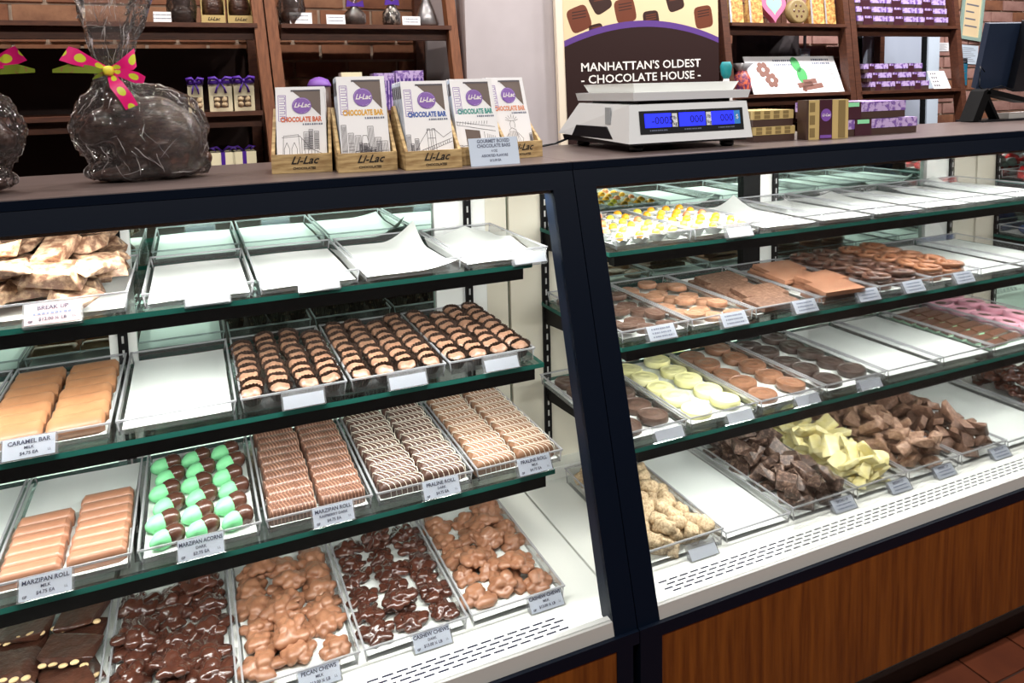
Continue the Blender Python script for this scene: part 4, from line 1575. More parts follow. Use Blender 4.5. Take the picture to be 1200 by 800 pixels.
INKS = ('ink_orange', 'ink_yellow', 'ink_blue', 'ink_teal', 'ink_peach')
KN = ('stone bridge sketch', 'avenue of towers sketch', 'suspension bridge sketch', 'brown shop sign sketch', 'crowned statue sketch')
TN = ('orange', 'yellow', 'blue', 'teal', 'peach')
crates = [(-.517, .362, -11, 5), (-.402, .307, -5, 4), (-.281, .272, -2, 5), (-.166, .300, 2, 3), (-.052, .372, 8, 4)]
for k, (cx, cy, rz, nb) in enumerate(crates):
    t = thing('bar_crate', 'small rustic wooden crate holding the bars with %s lettering' % TN[k], 'crate', (cx, cy, CT), (0, 0, math.radians(rz)))
    W2 = .056
    m = MB()
    m.box(-W2, W2, 0, .006, 0, .036)
    m.obj('front_panel', 'crate_wood', t)
    for sx in (-1, 1):
        m = MB()
        m.prism([(.0065, 0), (.115, 0), (.115, .118), (.098, .122), (.0065, .037)], sx * W2 - (.006 if sx > 0 else 0), sx * W2 + (.006 if sx < 0 else 0))
        m.obj('side_panel', 'crate_wood', t)
    m = MB()
    m.box(-W2 + .0062, W2 - .0062, .109, .115, .0062, .10)
    m.obj('back_panel', 'crate_wood', t)
    m = MB()
    m.box(-W2 + .0062, W2 - .0062, .0065, .115, 0, .006)
    m.obj('base', 'crate_wood', t)
    letters(t, 'Li-Lac', .021, 'crate_ink', .004, .0235, -.0006, shear=.45, weight=.0004)
    letters(t, 'CHOCOLATES', .0065, 'crate_ink', .004, .0085, -.0006, weight=.0002)
    # bars, front one printed
    cs, sn = math.cos(math.radians(rz)), math.sin(math.radians(rz))
    for q in range(nb):
        ly = .013 + q * .0165
        loc = (cx - sn * ly, cy + cs * ly, CT + .0075)
        first = q == 0
        b = thing('chocolate_bar', ('boxed chocolate bar with %s lettering and a %s' % (TN[k], KN[k])) if first else 'boxed bar stacked behind the one with %s lettering' % TN[k],
                  'chocolate bar', loc, (math.radians(-17), 0, math.radians(rz)), None if first else 'bars behind the %s lettered one' % TN[k])
        b.scale = (1, 1, (1.08, 1.20, 1.12, 1.14, 1.16)[k] - .006 * q)
        put('carton', CARTON, b)
        if first:
            e = -.0004
            put('window', WIN, b, (0, e, 0))
            put('window_fold', WTOP, b, (0, e * 2, 0))
            ov_ = put('logo_oval', OVAL, b, (0, e * 3, 0))
            put('logo_ring', ring, ov_, (0, e, 0))
            letters(ov_, 'Li-Lac', .0125, 'ink_white', .002, .1165, -.0006, shear=.4, weight=.0003)
            put('side_print', side_, b, (0, e, 0))
            letters(b, 'CHOCOLATE BAR', .0128, INKS[k], 0, .090, e * 2, weight=.0006, width=.74)
            stuff('text_print', STROKE, b, (.022, e * 2, .081), None, (.8, 1, 1))
            put('sketch_print', lines_mesh('sketch_print', sketch(k), 'print_dark', .0008), b, (0, e, .002))
            if k == 3:
                m = MB()
                m.add([(-.026, 0, .012), (.006, 0, .008), (.004, 0, .052), (-.028, 0, .056)], [(0, 1, 2, 3)])
                sg = m.obj('sign_print', 'bar_brown', b)
                sg.location = (0, e * 2, .002)

t = thing('counter_sign', 'white card reading gourmet boxed chocolate bars', 'sign', (-.155, .266, CT), (math.radians(-14), 0, math.radians(1)))
m = MB()
m.box(-.053, .053, 0, .0012, 0, .056)
m.obj('card', 'box_bluish', t)
for s_, h_, z_ in (('GOURMET BOXED', .0098, .0490), ('CHOCOLATE BARS', .0098, .0395), ('4 OZ', .0068, .0290), ('ASSORTED FLAVORS', .0072, .0195), ('$12.00 EA', .0068, .0100)):
    letters(t, s_, h_, 'tag_ink' if h_ > .01 else 'tag_ink_soft', 0, z_, -.0005, weight=h_ * .03, width=.86)

# ---- weighing scale
sc_ = thing('weighing_scale', 'white electronic weighing scale with blue displays', 'scale', (.362, .315, CT))
sc_.scale = (1, 1, .94)
m = MB()
m.prism([(.012, .016), (.330, .016), (.338, .030), (.006, .030)], -.166, .166)
m.prism([(.07, .030), (.27, .030), (.245, .060), (.10, .060)], -.1752, -.150)
m.obj('base', 'black_plastic', sc_)
for sx in (-1, 1):
    for y in (.04, .29):
        m = MB()
        m.lathe([(.014, 0), (.017, .004), (.017, .016)], 16, T=Matrix.Translation((sx * .13, y, 0)))
        m.obj('foot', 'black_plastic', sc_)
m = MB()
m.hexa([(-.175, 0, .022), (.175, 0, .022), (.175, .345, .034), (-.175, .345, .034)], [(-.166, .012, .115), (.166, .012, .115), (.160, .255, .118), (-.160, .255, .118)])
bd = m.obj('body', 'scale_white', sc_)
m = MB()
m.box(-.1722, -.170, .085, .108, .066, .108)
m.obj('vent', 'scale_grey', bd)
m = MB()
m.box(-.13, .13, .03, .24, .115, .124)
m.obj('load_support', 'black_plastic', sc_)
m = MB()
m.hexa([(-.160, .004, .124), (.164, .004, .124), (.164, .262, .124), (-.160, .262, .124)], [(-.164, 0, .144), (.168, 0, .144), (.168, .266, .144), (-.164, .266, .144)])
m.obj('platter', 'scale_white', sc_)
m = MB()
a0, a1 = (-.150, .150), (.02, .25)
m.hexa([(-.140, .03, .144), (.140, .03, .144), (.140, .24, .144), (-.140, .24, .144)], [(-.140, .03, .146), (.140, .03, .146), (.140, .24, .146), (-.140, .24, .146)])
for (p, q) in (((-.140, .03), (.140, .03)), ((.140, .03), (.140, .24)), ((.140, .24), (-.140, .24)), ((-.140, .24), (-.140, .03))):
    def out(c):
        return (c[0] * 1.07, .135 + (c[1] - .135) * 1.09)
    m.add([(p[0], p[1], .1445), (q[0], q[1], .1445), (*out(q), .166), (*out(p), .166)], [(0, 1, 2, 3)])
m.obj('pan', 'white_enamel', sc_)
# display panel lies on the leaning front face
pn = bpy.data.objects.new('display_panel', None)
fz = math.atan2(.012, .093)
m = MB()
m.box(-.143, .150, -.0015, .002, -.027, .029)
pn = m.obj('display_panel', 'black_plastic', sc_)
pn.location = (0, .0062, .070)
pn.rotation_euler = (-fz, 0, 0)
for i, (a, b, s_) in enumerate(((-.130, -.058, '-0005'), (-.036, .038, '000'), (.056, .140, '000'))):
    m = MB()
    m.box(a, b, -.0022, -.0016, -.012, .022)
    lc = m.obj('lcd', 'lcd_blue', pn)
    letters(lc, s_, .026, 'lcd_ink', (a + b) / 2 + .012 - (.01 if i == 2 else 0), .004, -.0028, weight=.0003)
    if i < 2:
        m = MB()
        m.box(b + .003, b + .017, -.0022, -.0016, -.012, .021)
        ch = m.obj('unit_label', 'scale_white', pn)
        letters(ch, ('lb', '/lb')[i], .012, 'black_plastic', b + .010, .010, -.0028)
        letters(ch, ('kg', '/kg')[i], .012, 'black_plastic', b + .010, -.004, -.0028)
    else:
        m = MB()
        m.box(.122, .140, -.0026, -.0021, -.012, .022)
        ch = m.obj('badge', 'badge_blue', pn)
        letters(ch, '$', .016, 'ink_white', .131, .006, -.0030)
    stuff('text_print', STROKE, pn, ((a + b) / 2, -.0022, -.019))
# power lead
m = MB()
m.tube([(.20, .62, CT + .02), (.16, .63, CT + .006), (.10, .60, CT + .003), (.03, .615, CT + .003), (-.05, .64, CT + .003)], .003, 6)
tag(m.obj('power_cord', 'black_plastic'), 'thin black cord running from the weighing scale', 'cord')


# ---- gift boxes
def check_box(name, label, x, y, z, w, d, h, rz=0, group=None):
    t = thing(name, label, 'gift box', (x, y, z), (0, 0, rz), group)
    m = MB()
    m.box(-w / 2 + .001, w / 2 - .001, .001, d - .001, 0, h * .45)
    m.obj('base', 'box_brown', t)
    m = MB()
    m.box(-w / 2, w / 2, 0, d, h * .45, h)
    l = m.obj('lid', 'gold_check', t)
    m = MB()
    for k in range(4):
        a = -w / 2 + .006 + k * (w - .01) / 4
        m.box(a, a + w * .14, -.0005, 0, h * .50, h * .72)
        m.box(a, a + w * .14, -.0005, 0, h * .76, h * .97)
    for k in range(3):
        a = .008 + k * d / 3
        m.box(-w / 2 - .0005, -w / 2, a, a + d * .18, h * .5, h * .97)
    m.obj('check_print', 'gold_olive', l)
    return t


check_box('gift_box', 'gold checked gift box beneath another beside the scale', .672, .385, CT, .135, .11, .038)
check_box('gift_box', 'gold checked gift box stacked on another beside the scale', .668, .387, CT + .0385, .135, .11, .041)
t = thing('gift_box', 'upright gold gift box with a plum band and lilac seal', 'gift box', (.818, .352, CT), (0, 0, math.radians(-6)))
m = MB()
m.box(-.066, .066, 0, .034, 0, .102)
m.obj('carton', 'gold_check', t)
m = MB()
m.box(-.0665, -.060, -.001, .035, 0, .1025)
m.box(-.066, .066, .012, .034, .102, .1025)
m.obj('edge', 'box_brown', t)
for q in range(4):
    m = MB()
    if q < 3:
        m.box(-.056, -.040, -.0006, 0, .006 + q * .033, .030 + q * .033)
    else:
        m.box(.034, .056, -.0006, 0, .002, .100)
    m.obj('check_print', 'gold_olive', t)
m = MB()
m.box(-.026, .014, -.0008, 0, 0, .1025)
bd = m.obj('band', 'band_plum', t)
m = MB()
m.add([(.0165 * math.cos(2 * PI * k / 28) - .006, -.0014, .0165 * math.sin(2 * PI * k / 28) + .063) for k in range(28)], [tuple(range(28))])
se = m.obj('seal', 'purple', bd)
letters(se, 'Li-Lac', .011, 'ink_white', -.006, .063, -.0019, shear=.4, weight=.0002)
m = MB()
m.box(-.024, .012, -.0012, -.0008, .003, .011)
m.obj('label', 'purple', bd)


def lilac_box(label, x, y, z, w, d, h, band=None, name='gift_box', group=None, tagm='mint_label', bw=.05):
    t = thing(name, label, 'gift box', (x, y, z), (0, 0, 0), group)
    m = MB()
    m.box(-w / 2 + .0012, w / 2 - .0012, .0012, d - .0012, 0, h * .42)
    m.obj('base', 'box_brown', t)
    m = MB()
    m.box(-w / 2, w / 2, 0, d, h * .42, h)
    m.obj('lid', 'lilac_print', t)
    if band is not None:
        m = MB()
        m.box(band - bw / 2, band + bw / 2, -.0008, d + .0008, -.0001, h + .0008)
        b = m.obj('band', 'band_plum', t)
        m = MB()
        m.box(band - bw * .36, band + bw * .36, -.0014, -.0008, h * .74, h * .99)
        m.obj('label', tagm, b)
    return t


lilac_box('lilac patterned gift box, lower of two beside the upright gold one', 1.045, .385, CT, .300, .15, .044, -.062, bw=.062)
lilac_box('lilac patterned gift box, upper of two beside the upright gold one', 1.020, .388, CT + .0455, .262, .15, .046, -.072, bw=.06)

# ---- point of sale screen and its stand
t = thing('sales_screen', 'dark tablet screen on an angled stand seen from behind', 'monitor', (1.80, .56, CT))
m = MB()
m.box(-.06, .36, 0, .10, 0, .006)
m.obj('foot_plate', 'black_plastic', t)
m = MB()
m.prism([(-.085, .004), (-.045, .004), (.002, .100), (-.014, .112), (-.032, .104)], .02, .07, 'y')
m.prism([(.055, .004), (.07, .004), (.005, .095), (-.008, .09)], .03, .06, 'y')
m.obj('leg_frame', 'black_matte', t)
m = MB()
m.prism([(-.02, .096), (.0, .112), (.20, .075), (.20, .058)], .02, .07, 'y')
m.obj('arm', 'black_matte', t)
m = MB()
T = Matrix.Translation((.150, .06, .235)) @ Euler((math.radians(14), 0, math.radians(-18))).to_matrix().to_4x4()
m.box(-.105, .22, -.012, .014, -.125, .105, T=T)
m.obj('screen_back', 'monitor_navy', t)
m = MB()
m.box(.01, .24, -.045, -.0125, -.13, .115, T=T)
m.obj('card_reader', 'black_plastic', t)
m = MB()
m.tube([(.01, .05, .17), (-.006, .055, .19), (-.008, .055, .12), (.03, .06, .105), (.1, .05, .12), (.16, .04, .10)], .0025, 6)
m.obj('cable', 'black_plastic', t)
m = MB()
m.box(.10, .36, .02, .085, .0065, .024)
m.obj('cash_tray', 'steel', t)

# ------------------------------------------------------------------ shelving behind the counter
def yu(z):
    return 1.40 + 0.08 * (z - 1.41)


def shelf_unit(x0, x1, boards, label, wood='shelf_wood', up='shelf_wood_light', back=None, uw=.034, z1=2.15):
    t = thing('shelf_unit', label, 'shelf unit', ((x0 + x1) / 2, 0, 0))
    h = (x1 - x0) / 2
    for sx in (-1, 1):
        a = sx * h - (uw if sx > 0 else 0)
        m = MB()
        e0, e1 = -.055 * (0 - 1.5), -.055 * (z1 - 1.5)
        m.hexa([(a + e0, yu(0), 0), (a + uw + e0, yu(0), 0), (a + uw + e0, yu(0) + .045, 0), (a + e0, yu(0) + .045, 0)],
               [(a + e1, yu(z1), z1), (a + uw + e1, yu(z1), z1), (a + uw + e1, yu(z1) + .045, z1), (a + e1, yu(z1) + .045, z1)])
        m.obj('front_upright', up, t)
        m = MB()
        m.box(a, a + uw, 1.87, 1.91, 0, z1)
        m.obj('rear_upright', wood, t)
    for z in boards:
        m = MB()
        m.box(-h + uw + .0005, h - uw - .0005, yu(z) - .004, 1.91, z - .014, z)
        b = m.obj('board', wood, t)
        m = MB()
        m.box(-h + uw + .001, h - uw - .001, yu(z) + .03, yu(z) + .05, z - .05, z - .0145)
        m.obj('apron', wood, b)
    if back:
        for (za, zb) in back:
            m = MB()
            m.box(-h + uw + .001, h - uw - .001, 1.912, 1.925, za, zb)
            m.obj('back_panel', 'shelf_shade', t)  # added dark sheet, stands in for deep shade below the top board
    return t


zL, zL2, zR, zR2 = 1.690, 1.413, 1.718, 1.413
yL, yL2 = yu(zL), yu(zL2)
xa1 = at(319, 97, 1, yu(1.5)).x
xb0 = at(321, 97, 1, yu(1.5)).x
xb1 = at(543, 90, 1, yu(1.5)).x
xc0 = at(851, 60, 1, yu(1.6)).x
xc1 = at(1000, 60, 1, yu(1.6)).x
xd1 = at(1130, 100, 1, yu(1.45)).x
shelf_unit(-1.45, xa1, (1.115, zL2, zL), 'brown wooden ladder shelf holding the purple bowed white boxes', back=[(.9, zL - .05)])
shelf_unit(xb0, xb1, (1.115, 1.40, zL), 'brown wooden ladder shelf behind the crates of bars')
shelf_unit(xc0, xc1, (1.115, zR2, zR), 'dark wooden ladder shelf holding candy bags and a leaflet board', wood='shelf_wood', up='shelf_wood')
shelf_unit(xc1 + .004, xd1, (1.115, zR2, zR), 'dark wooden ladder shelf stacked with small lilac boxes', wood='shelf_wood', up='shelf_wood')


def on_board(u, v, z, back=.03):
    """foot of a thing standing on a board of height z, a little behind the board's front edge"""
    return at(u, v, 1, yu(z) + back)


def card(u0, u1, v0, v1, z, label, lines=(), back=.02):
    a, b = on_board(u0, v1, z, back), on_board(u1, v1, z, back)
    hgt = on_board(u0, v0, z, back).z - on_board(u0, v1, z, back).z
    t = thing('shelf_card', label, 'card', ((a.x + b.x) / 2, yu(z) + back, z + .0005), (math.radians(-8), 0, 0))
    w_ = b.x - a.x
    m = MB()
    m.box(-w_ / 2, w_ / 2, 0, .001, 0, hgt)
    m.obj('card', 'box_white', t)
    for k, s_ in enumerate(lines):
        stuff('text_print', STROKE, t, (0, -.0006, hgt * (.72 - .34 * k)))
    return t


card(180, 201, 12, 25, zL, 'white card beside the dark wrapped figure and boxed eggs', (1, 2))
card(340, 366, 14, 28, zL, 'white card under the tall dark wrapped figure', (1, 2))
card(383, 405, 16, 28, zL, 'white card next to the brown cellophane bag', (1, 2))
card(472, 493, 19, 30, zL, 'white card next to the pale cone shaped bag', (1, 2))

# boxed chocolate eggs
eg = super_mesh('chocolate_egg', 'rabbit_choc', .034, .03, .046, 1.0)
for (u0, u1, lab) in ((236, 265, 'boxed chocolate egg in the pale carton nearer the card'), (267, 297, 'boxed chocolate egg in the pale carton nearer the upright')):
    a, b = on_board(u0, 26, zL), on_board(u1, 26, zL)
    w_ = b.x - a.x - .002
    t = thing('boxed_egg', lab, 'candy', ((a.x + b.x) / 2, yL + .03, zL + .0005))
    m = MB()
    m.box(-w_ / 2, w_ / 2, 0, .003, 0, .026)
    m.box(-w_ / 2, w_ / 2, .003, .07, 0, .004)
    m.box(-w_ / 2, w_ / 2, .07, .073, 0, .12)
    m.box(-w_ / 2, -w_ / 2 + .003, .003, .07, 0, .12)
    m.box(w_ / 2 - .003, w_ / 2, .003, .07, 0, .12)
    m.obj('carton', 'gold_check', t)
    put('chocolate_egg', eg, t, (0, .037, .054))
    letters(t, 'Li-Lac', .015, 'crate_ink', 0, .014, -.0006, shear=.4, weight=.0003)

# wrapped figures and bags on the top boards
FIG = blob('chocolate_body', [(0, 0, .03, .035, .026, .03), (0, 0, .075, .028, .022, .04), (0, 0, .125, .02, .018, .022), (.008, 0, .16, .006, .006, .03), (-.008, 0, .16, .006, .006, .03)], .004, 'rabbit_choc', 4)


def figure(u, z, label):
    p = on_board(u, 27, z, .06)
    t = thing('wrapped_figure', label, 'candy', (p.x, p.y, z))
    put('chocolate_body', FIG, t)
    m = MB()
    m.lathe([(.04, .001), (.044, .05), (.036, .11), (.028, .15), (.012, .19), (.03, .23)], 20, flute=[.03, .06, .08, .1, .1, .2])
    m.obj('wrap', 'cellophane', t)
    return t


figure(214, zL, 'dark wrapped chocolate figure beside the boxed eggs')
figure(342, zL, 'tall dark wrapped chocolate figure at the end of the board')


def bag(u, z, label, fill, ribbon='ribbon_purple', w_=.04, hh=.10, back=.05, cone=False, group=None):
    p = on_board(u, 28, z, back)
    t = thing('candy_bag', label, 'candy bag', (p.x, p.y, z + .0005), group=group)
    m = MB()
    prof = [(w_ * .8, 0), (w_ * .95, hh * .15), (w_ * .9, hh * .5), (w_ * .35, hh * .82), (w_ * .2, hh * .9)]
    if cone:
        prof = [(w_ * .9, 0), (w_, hh * .1), (w_ * .6, hh * .6), (w_ * .15, hh * 1.1)]
    m.lathe([(r * .9, z_ * .92 + .001) for r, z_ in prof], 20, flute=[.02, .05, .08, .1, .1][:len(prof)])
    m.obj('filling', fill, t)
    m = MB()
    m.lathe(prof + [(prof[-1][0] * 1.05, hh * 1.12), (w_ * .6, hh * 1.35)], 24, flute=[.03, .06, .09, .12, .15, .15, .2][:len(prof) + 2])
    m.obj('wrap', 'cellophane', t)
    if ribbon:
        m = MB()
        q = prof[-1]
        m.lathe([(q[0] * 1.2, hh * .88), (q[0] * 1.5, hh * .92), (q[0] * 1.2, hh * .98)], 14)
        for s_ in (-1, 1):
            m.hexa([(0, -.012, hh * .86), (s_ * w_ * .8, -.016, hh * .82), (s_ * w_ * .8, -.010, hh * .82), (0, -.006, hh * .86)], [(0, -.012, hh * .97), (s_ * w_ * .7, -.016, hh * 1.12), (s_ * w_ * .7, -.010, hh * 1.12), (0, -.006, hh * .97)])
        m.obj('ribbon', ribbon, t)
    return t


bag(416, zL, 'brown cellophane candy bag tied with purple ribbon', 'oval_brown', w_=.038, hh=.075)
bag(459, zL, 'dark striped cellophane bag tied with purple ribbon', 'speckled_choc', w_=.032, hh=.085)
bag(500, zL, 'pale cone shaped cellophane bag without ribbon', 'silver_foil', None, w_=.042, hh=.10, cone=True)

# white boxes with purple bows
nut = super_mesh('nut', 'nougat_tan', .010, .008, .008, .9, ICO2)


def bow_box(u0, u1, label, v1=134, v0=97):
    a, b = on_board(u0, v1, zL2), on_board(u1, v1, zL2)
    hh = on_board(u0, v0, zL2).z - on_board(u0, v1, zL2).z
    w_ = b.x - a.x - .003
    t = thing('white_box', label, 'gift box', ((a.x + b.x) / 2, yL2 + .03, zL2 + .0005))
    m = MB()
    m.box(-w_ / 2, w_ / 2, 0, .06, 0, hh)
    m.obj('carton', 'cream_box', t)
    m = MB()
    m.box(-w_ * .32, w_ * .32, -.0006, 0, hh * .13, hh * .48)
    wi = m.obj('window', 'bar_brown', t)
    for k in range(4):
        put('nut', nut, wi, ((-.011 if k % 2 else .010), -.003, hh * (.22 if k < 2 else .38)), (0, k, .5))
    m = MB()
    z_ = hh * .95
    m.lathe([(.0001, -.008), (.008, -.004), (.009, .004), (.0001, .008)], 10, T=Matrix.Translation((0, -.008, z_)))
    for s_ in (-1, 1):
        m.tube([(0, -.008, z_), (s_ * w_ * .25, -.016, z_ + .012), (s_ * w_ * .45, -.014, z_ + .010), (s_ * w_ * .48, -.010, z_ - .004), (s_ * w_ * .2, -.012, z_ - .004)], [.004, .010, .011, .008, .004], 8, flat=.6)
        m.tube([(0, -.009, z_), (s_ * w_ * .16, -.012, z_ - .02), (s_ * w_ * .22, -.008, z_ - .036)], [.004, .008, .006], 6, flat=.4)
    m.box(-w_ / 2 - .0006, w_ / 2 + .0006, -.0008, .0608, z_ - .008, z_ + .004)
    m.obj('bow', 'ribbon_purple', t)
    return t


bow_box(221, 240, 'white box with a purple bow, partly behind the wrapped rabbit')
bow_box(246, 274, 'white box with a purple bow in the middle of its row')
bow_box(275, 300, 'white box with a purple bow next to the shelf upright')
for k, (u, lab) in enumerate(((262, 'flat cream box with purple ribbon nearer the wrapped rabbit'), (287, 'flat cream box with purple ribbon nearer the crates'))):
    p = at(u, 190, 1, yu(1.115) + .05)
    for q in range(4):
        t = thing('flat_box', lab if q == 3 else 'flat cream box beneath the ' + lab[16:], 'gift box', (p.x, p.y, 1.1155 + q * .042), group=None if q == 3 else 'lower flat boxes %d' % k)
        m = MB()
        m.box(-.036, .036, 0, .1, 0, .0415)
        m.obj('carton', 'cream_box', t)
        if q == 3:
            m = MB()
            m.box(-.006, .006, -.0008, .1, .0, .0425)
            for s_ in (-1, 1):
                m.tube([(0, .03, .044), (s_ * .018, .025, .058), (s_ * .032, .02, .056), (s_ * .02, .02, .046)], [.004, .009, .008, .004], 8, flat=.5)
            m.obj('ribbon', 'ribbon_purple', t)

# goods on the lower board behind the crates
p = at(374, 100, 1, yu(1.4) + .06)
t = thing('domed_tin', 'dark round tin with a lilac lid behind the crates', 'tin', (p.x, p.y, 1.4005))
m = MB()
m.lathe([(.034, 0), (.037, .01), (.037, .085)], 24)
m.obj('body', 'box_brown', t)
m = MB()
m.lathe([(.039, .085), (.039, .092), (.030, .108), (.012, .116), (.00001, .118)], 24)
m.obj('lid', 'purple', t)
for k, (u0, u1, top) in enumerate(((400, 424, 85), (438, 462, 86), (464, 496, 83))):
    a, b = at(u0, top, 1, yu(1.4) + .05), at(u1, top, 1, yu(1.4) + .05)
    t = thing('striped_box', ('cream topped box beside the lilac lidded tin', 'narrow purple striped box behind the crates', 'wide purple striped box next to the upright behind the crates')[k], 'gift box', ((a.x + b.x) / 2, a.y, 1.4005))
    w_ = b.x - a.x
    m = MB()
    m.box(-w_ / 2, w_ / 2, 0, .06, 0, a.z - 1.4)
    m.obj('carton', 'cream_box' if k == 0 else 'lilac_print', t)
    m = MB()
    for q in range(7):
        x = -w_ / 2 + w_ * (q + .2) / 7
        m.box(x, x + w_ * .07, -.0006, 0, 0, (a.z - 1.4) * .8)
    m.obj('stripe_print', 'purple_deep' if k else 'gold_olive', t)

# ---- poster on the pier
PY = 1.420
pa, pb = at(665, 50, 1, PY - .02), at(845, 50, 1, PY - .02)
pw = pb.x - pa.x
t = thing('poster_board', 'large poster of chocolates reading manhattan’s oldest chocolate house', 'poster', ((pa.x + pb.x) / 2, PY - .022, 1.0), (0, math.radians(-1.4), 0))
zc = lambda u, v: at(u, v, 1, PY - .022).z - 1.0
zA, zTop = zc(755, 51), .95
m = MB()
m.box(-pw / 2 - .03, pw / 2, 0, .02, 0, zTop)
m.obj('backing', 'poster_edge', t)
m = MB()
m.box(-pw / 2, pw / 2, -.001, 0, zA - .06, zTop)
m.obj('photo_ground', 'poster_cream', t)


def arch(z0, rise, n=24):
    return [(-pw / 2 + pw * k / n, z0 + rise * (1 - (2 * k / n - 1) ** 2)) for k in range(n + 1)]


rise = zc(772, 30) - zA
m = MB()
ar = arch(zA - .005, rise)
m.add([(x, -.0016, z) for x, z in ar] + [(pw / 2, -.0016, .0), (-pw / 2, -.0016, .0)], [tuple(range(len(ar) + 2))])
m.obj('brown_field', 'poster_brown', t)
m = MB()
ar2 = arch(zA + .018, rise * 1.02)
n_ = len(ar)
m.add([(x, -.0013, z) for x, z in ar2] + [(x, -.0013, z) for x, z in ar], [(i, i + 1, n_ + i + 1, n_ + i) for i in range(n_ - 1)])
m.obj('purple_arc', 'poster_purple', t)
lw = (at(826, 75, 1, PY - .02).x - at(687, 80, 1, PY - .02).x)
for (s_, v, w_) in (("MANHATTAN'S OLDEST", 76.5, lw), ('- CHOCOLATE HOUSE -', 90.5, lw)):
    me = text_mesh(s_, .045, 'ink_white', weight=.0006)
    xs = [q.co.x for q in me.vertices]
    o = put('lettering', me, t, (at(756, v, 1, PY - .02).x - (pa.x + pb.x) / 2, -.0022, zc(756, v)), None, (w_ / (max(xs) - min(xs)), 1, 1))
ch_a = MB()
for (u, v, r, mt, an) in ((683, 20, .075, 'poster_choc_b', .35), (708, 0, .070, 'poster_choc_a', .5), (737, 12, .075, 'poster_choc_b', .2), (767, 24, .06, 'poster_choc_a', .1), (795, 2, .065, 'poster_choc_a', .3), (828, 22, .072, 'poster_choc_b', .15), (703, 36, .05, 'poster_choc_a', .2)):
    px_, pz_ = at(u, v, 1, PY - .02).x - (pa.x + pb.x) / 2, zc(u, v)
    m = MB()
    pts = []
    for k in range(24):
        a = 2 * PI * k / 24
        c, s_ = math.cos(a), math.sin(a)
        x, z = math.copysign(abs(c) ** .45, c) * r * .62, math.copysign(abs(s_) ** .45, s_) * r * .62
        pts.append((px_ + x * math.cos(an) - z * math.sin(an), pz_ + x * math.sin(an) + z * math.cos(an)))
    pts = [(max(-pw / 2 + .002, min(pw / 2 - .002, x)), z) for x, z in pts]
    m.add([(x, -.00115, z) for x, z in pts], [tuple(range(24))])
    o = m.obj('chocolate_print', mt, t)
    o2 = lines_mesh('drizzle_print', [[(px_ - r * .4, pz_ + r * (.3 - .15 * q)), (px_ + r * .4, pz_ + r * (.42 - .15 * q))] for q in range(3)], 'poster_choc_b' if mt.endswith('a') else 'poster_choc_a', .004)
    put('drizzle_print', o2, o, (0, -.0012, 0))

# ---- candy on the dark shelves
for (u, w_, lab, fm) in ((864, .030, 'gold and brown candy bag at the end of the dark shelf', 'foil_bag'), (887, .030, 'gold and brown candy bag beside the heart tin', 'foil_bag'), (959, .032, 'tall gold candy bag beside the round tin', 'foil_bag'), (974, .026, 'narrow gold candy bag beside the wooden upright', 'foil_bag')):
    p = on_board(u, 26, zR, .03)
    t = thing('candy_bag', lab, 'candy bag', (p.x, p.y, zR + .0005))
    m = MB()
    m.hexa([(-w_ * 1.2, 0, 0), (w_ * 1.2, 0, 0), (w_ * 1.2, .05, 0), (-w_ * 1.2, .05, 0)], [(-w_ * 1.2, .018, .15), (w_ * 1.2, .018, .15), (w_ * 1.2, .03, .15), (-w_ * 1.2, .03, .15)])
    m.obj('pouch', fm, t)
    m = MB()
    m.hexa([(-w_ * 1.22, -.001, .0), (-w_ * .9, -.001, .0), (-w_ * .9, .0, .0), (-w_ * 1.22, 0, 0)], [(-w_ * 1.22, .017, .15), (-w_ * .9, .017, .15), (-w_ * .9, .018, .15), (-w_ * 1.22, .018, .15)])
    m.obj('seam', 'silver_foil', t)
p = on_board(909, 25, zR, .05)
t = thing('heart_tin', 'pink edged heart tin with a pale green centre', 'tin', (p.x, p.y, zR + .004), (math.radians(-8), 0, 0))


def heart(r):
    out_ = []
    for k in range(32):
        a = 2 * PI * k / 32
        out_.append((r * 16 * math.sin(a) ** 3 / 17, r * (13 * math.cos(a) - 5 * math.cos(2 * a) - 2 * math.cos(3 * a) - math.cos(4 * a)) / 17 + r))
    return out_


m = MB()
m.prism(heart(.075), 0, .03, 'y')
m.obj('body', 'pink_tin', t)
m = MB()
m.add([(x, -.0008, z) for x, z in [(q[0] * .62, (q[1] - .075) * .62 + .082) for q in heart(.075)]], [tuple(range(32))])
m.obj('picture', 'tin_green', t)
p = on_board(936, 26, zR, .03)
t = thing('round_tin', 'round open tin of dark chocolates standing on edge', 'tin', (p.x, p.y, zR + .057), (math.radians(-8), 0, 0))
m = MB()
m.lathe([(.045, 0), (.054, 0), (.055, .004), (.055, .03), (.045, .03)], 28, T=Euler((PI / 2, 0, 0)).to_matrix().to_4x4() @ Matrix.Translation((0, 0, -.03)))
m.obj('rim', 'gold_olive', t)
m = MB()
m.lathe([(.046, 0), (.046, .012)], 28, T=Euler((PI / 2, 0, 0)).to_matrix().to_4x4() @ Matrix.Translation((0, 0, -.024)))
m.obj('tray_insert', 'black_matte', t)
tr_ = super_mesh('chocolate', 'dark_choc', .0105, .007, .0105, .8, ICO2)
for k in range(7):
    a = 2 * PI * k / 6
    put('chocolate', tr_, t, ((.027 * math.cos(a), .006, .027 * math.sin(a)) if k < 6 else (0, .006, 0)))
p = on_board(984, 26, zR, .05)
t = thing('dark_box', 'plain dark brown box against the wooden upright', 'box', (p.x - .034, p.y, zR + .0005))
m = MB()
m.box(-.03, .03, 0, .1, 0, .125)
m.obj('carton', 'box_brown', t)
m = MB()
m.box(-.0305, .0305, -.0005, .1005, .10, .1255)
m.obj('lid', 'band_plum', t)

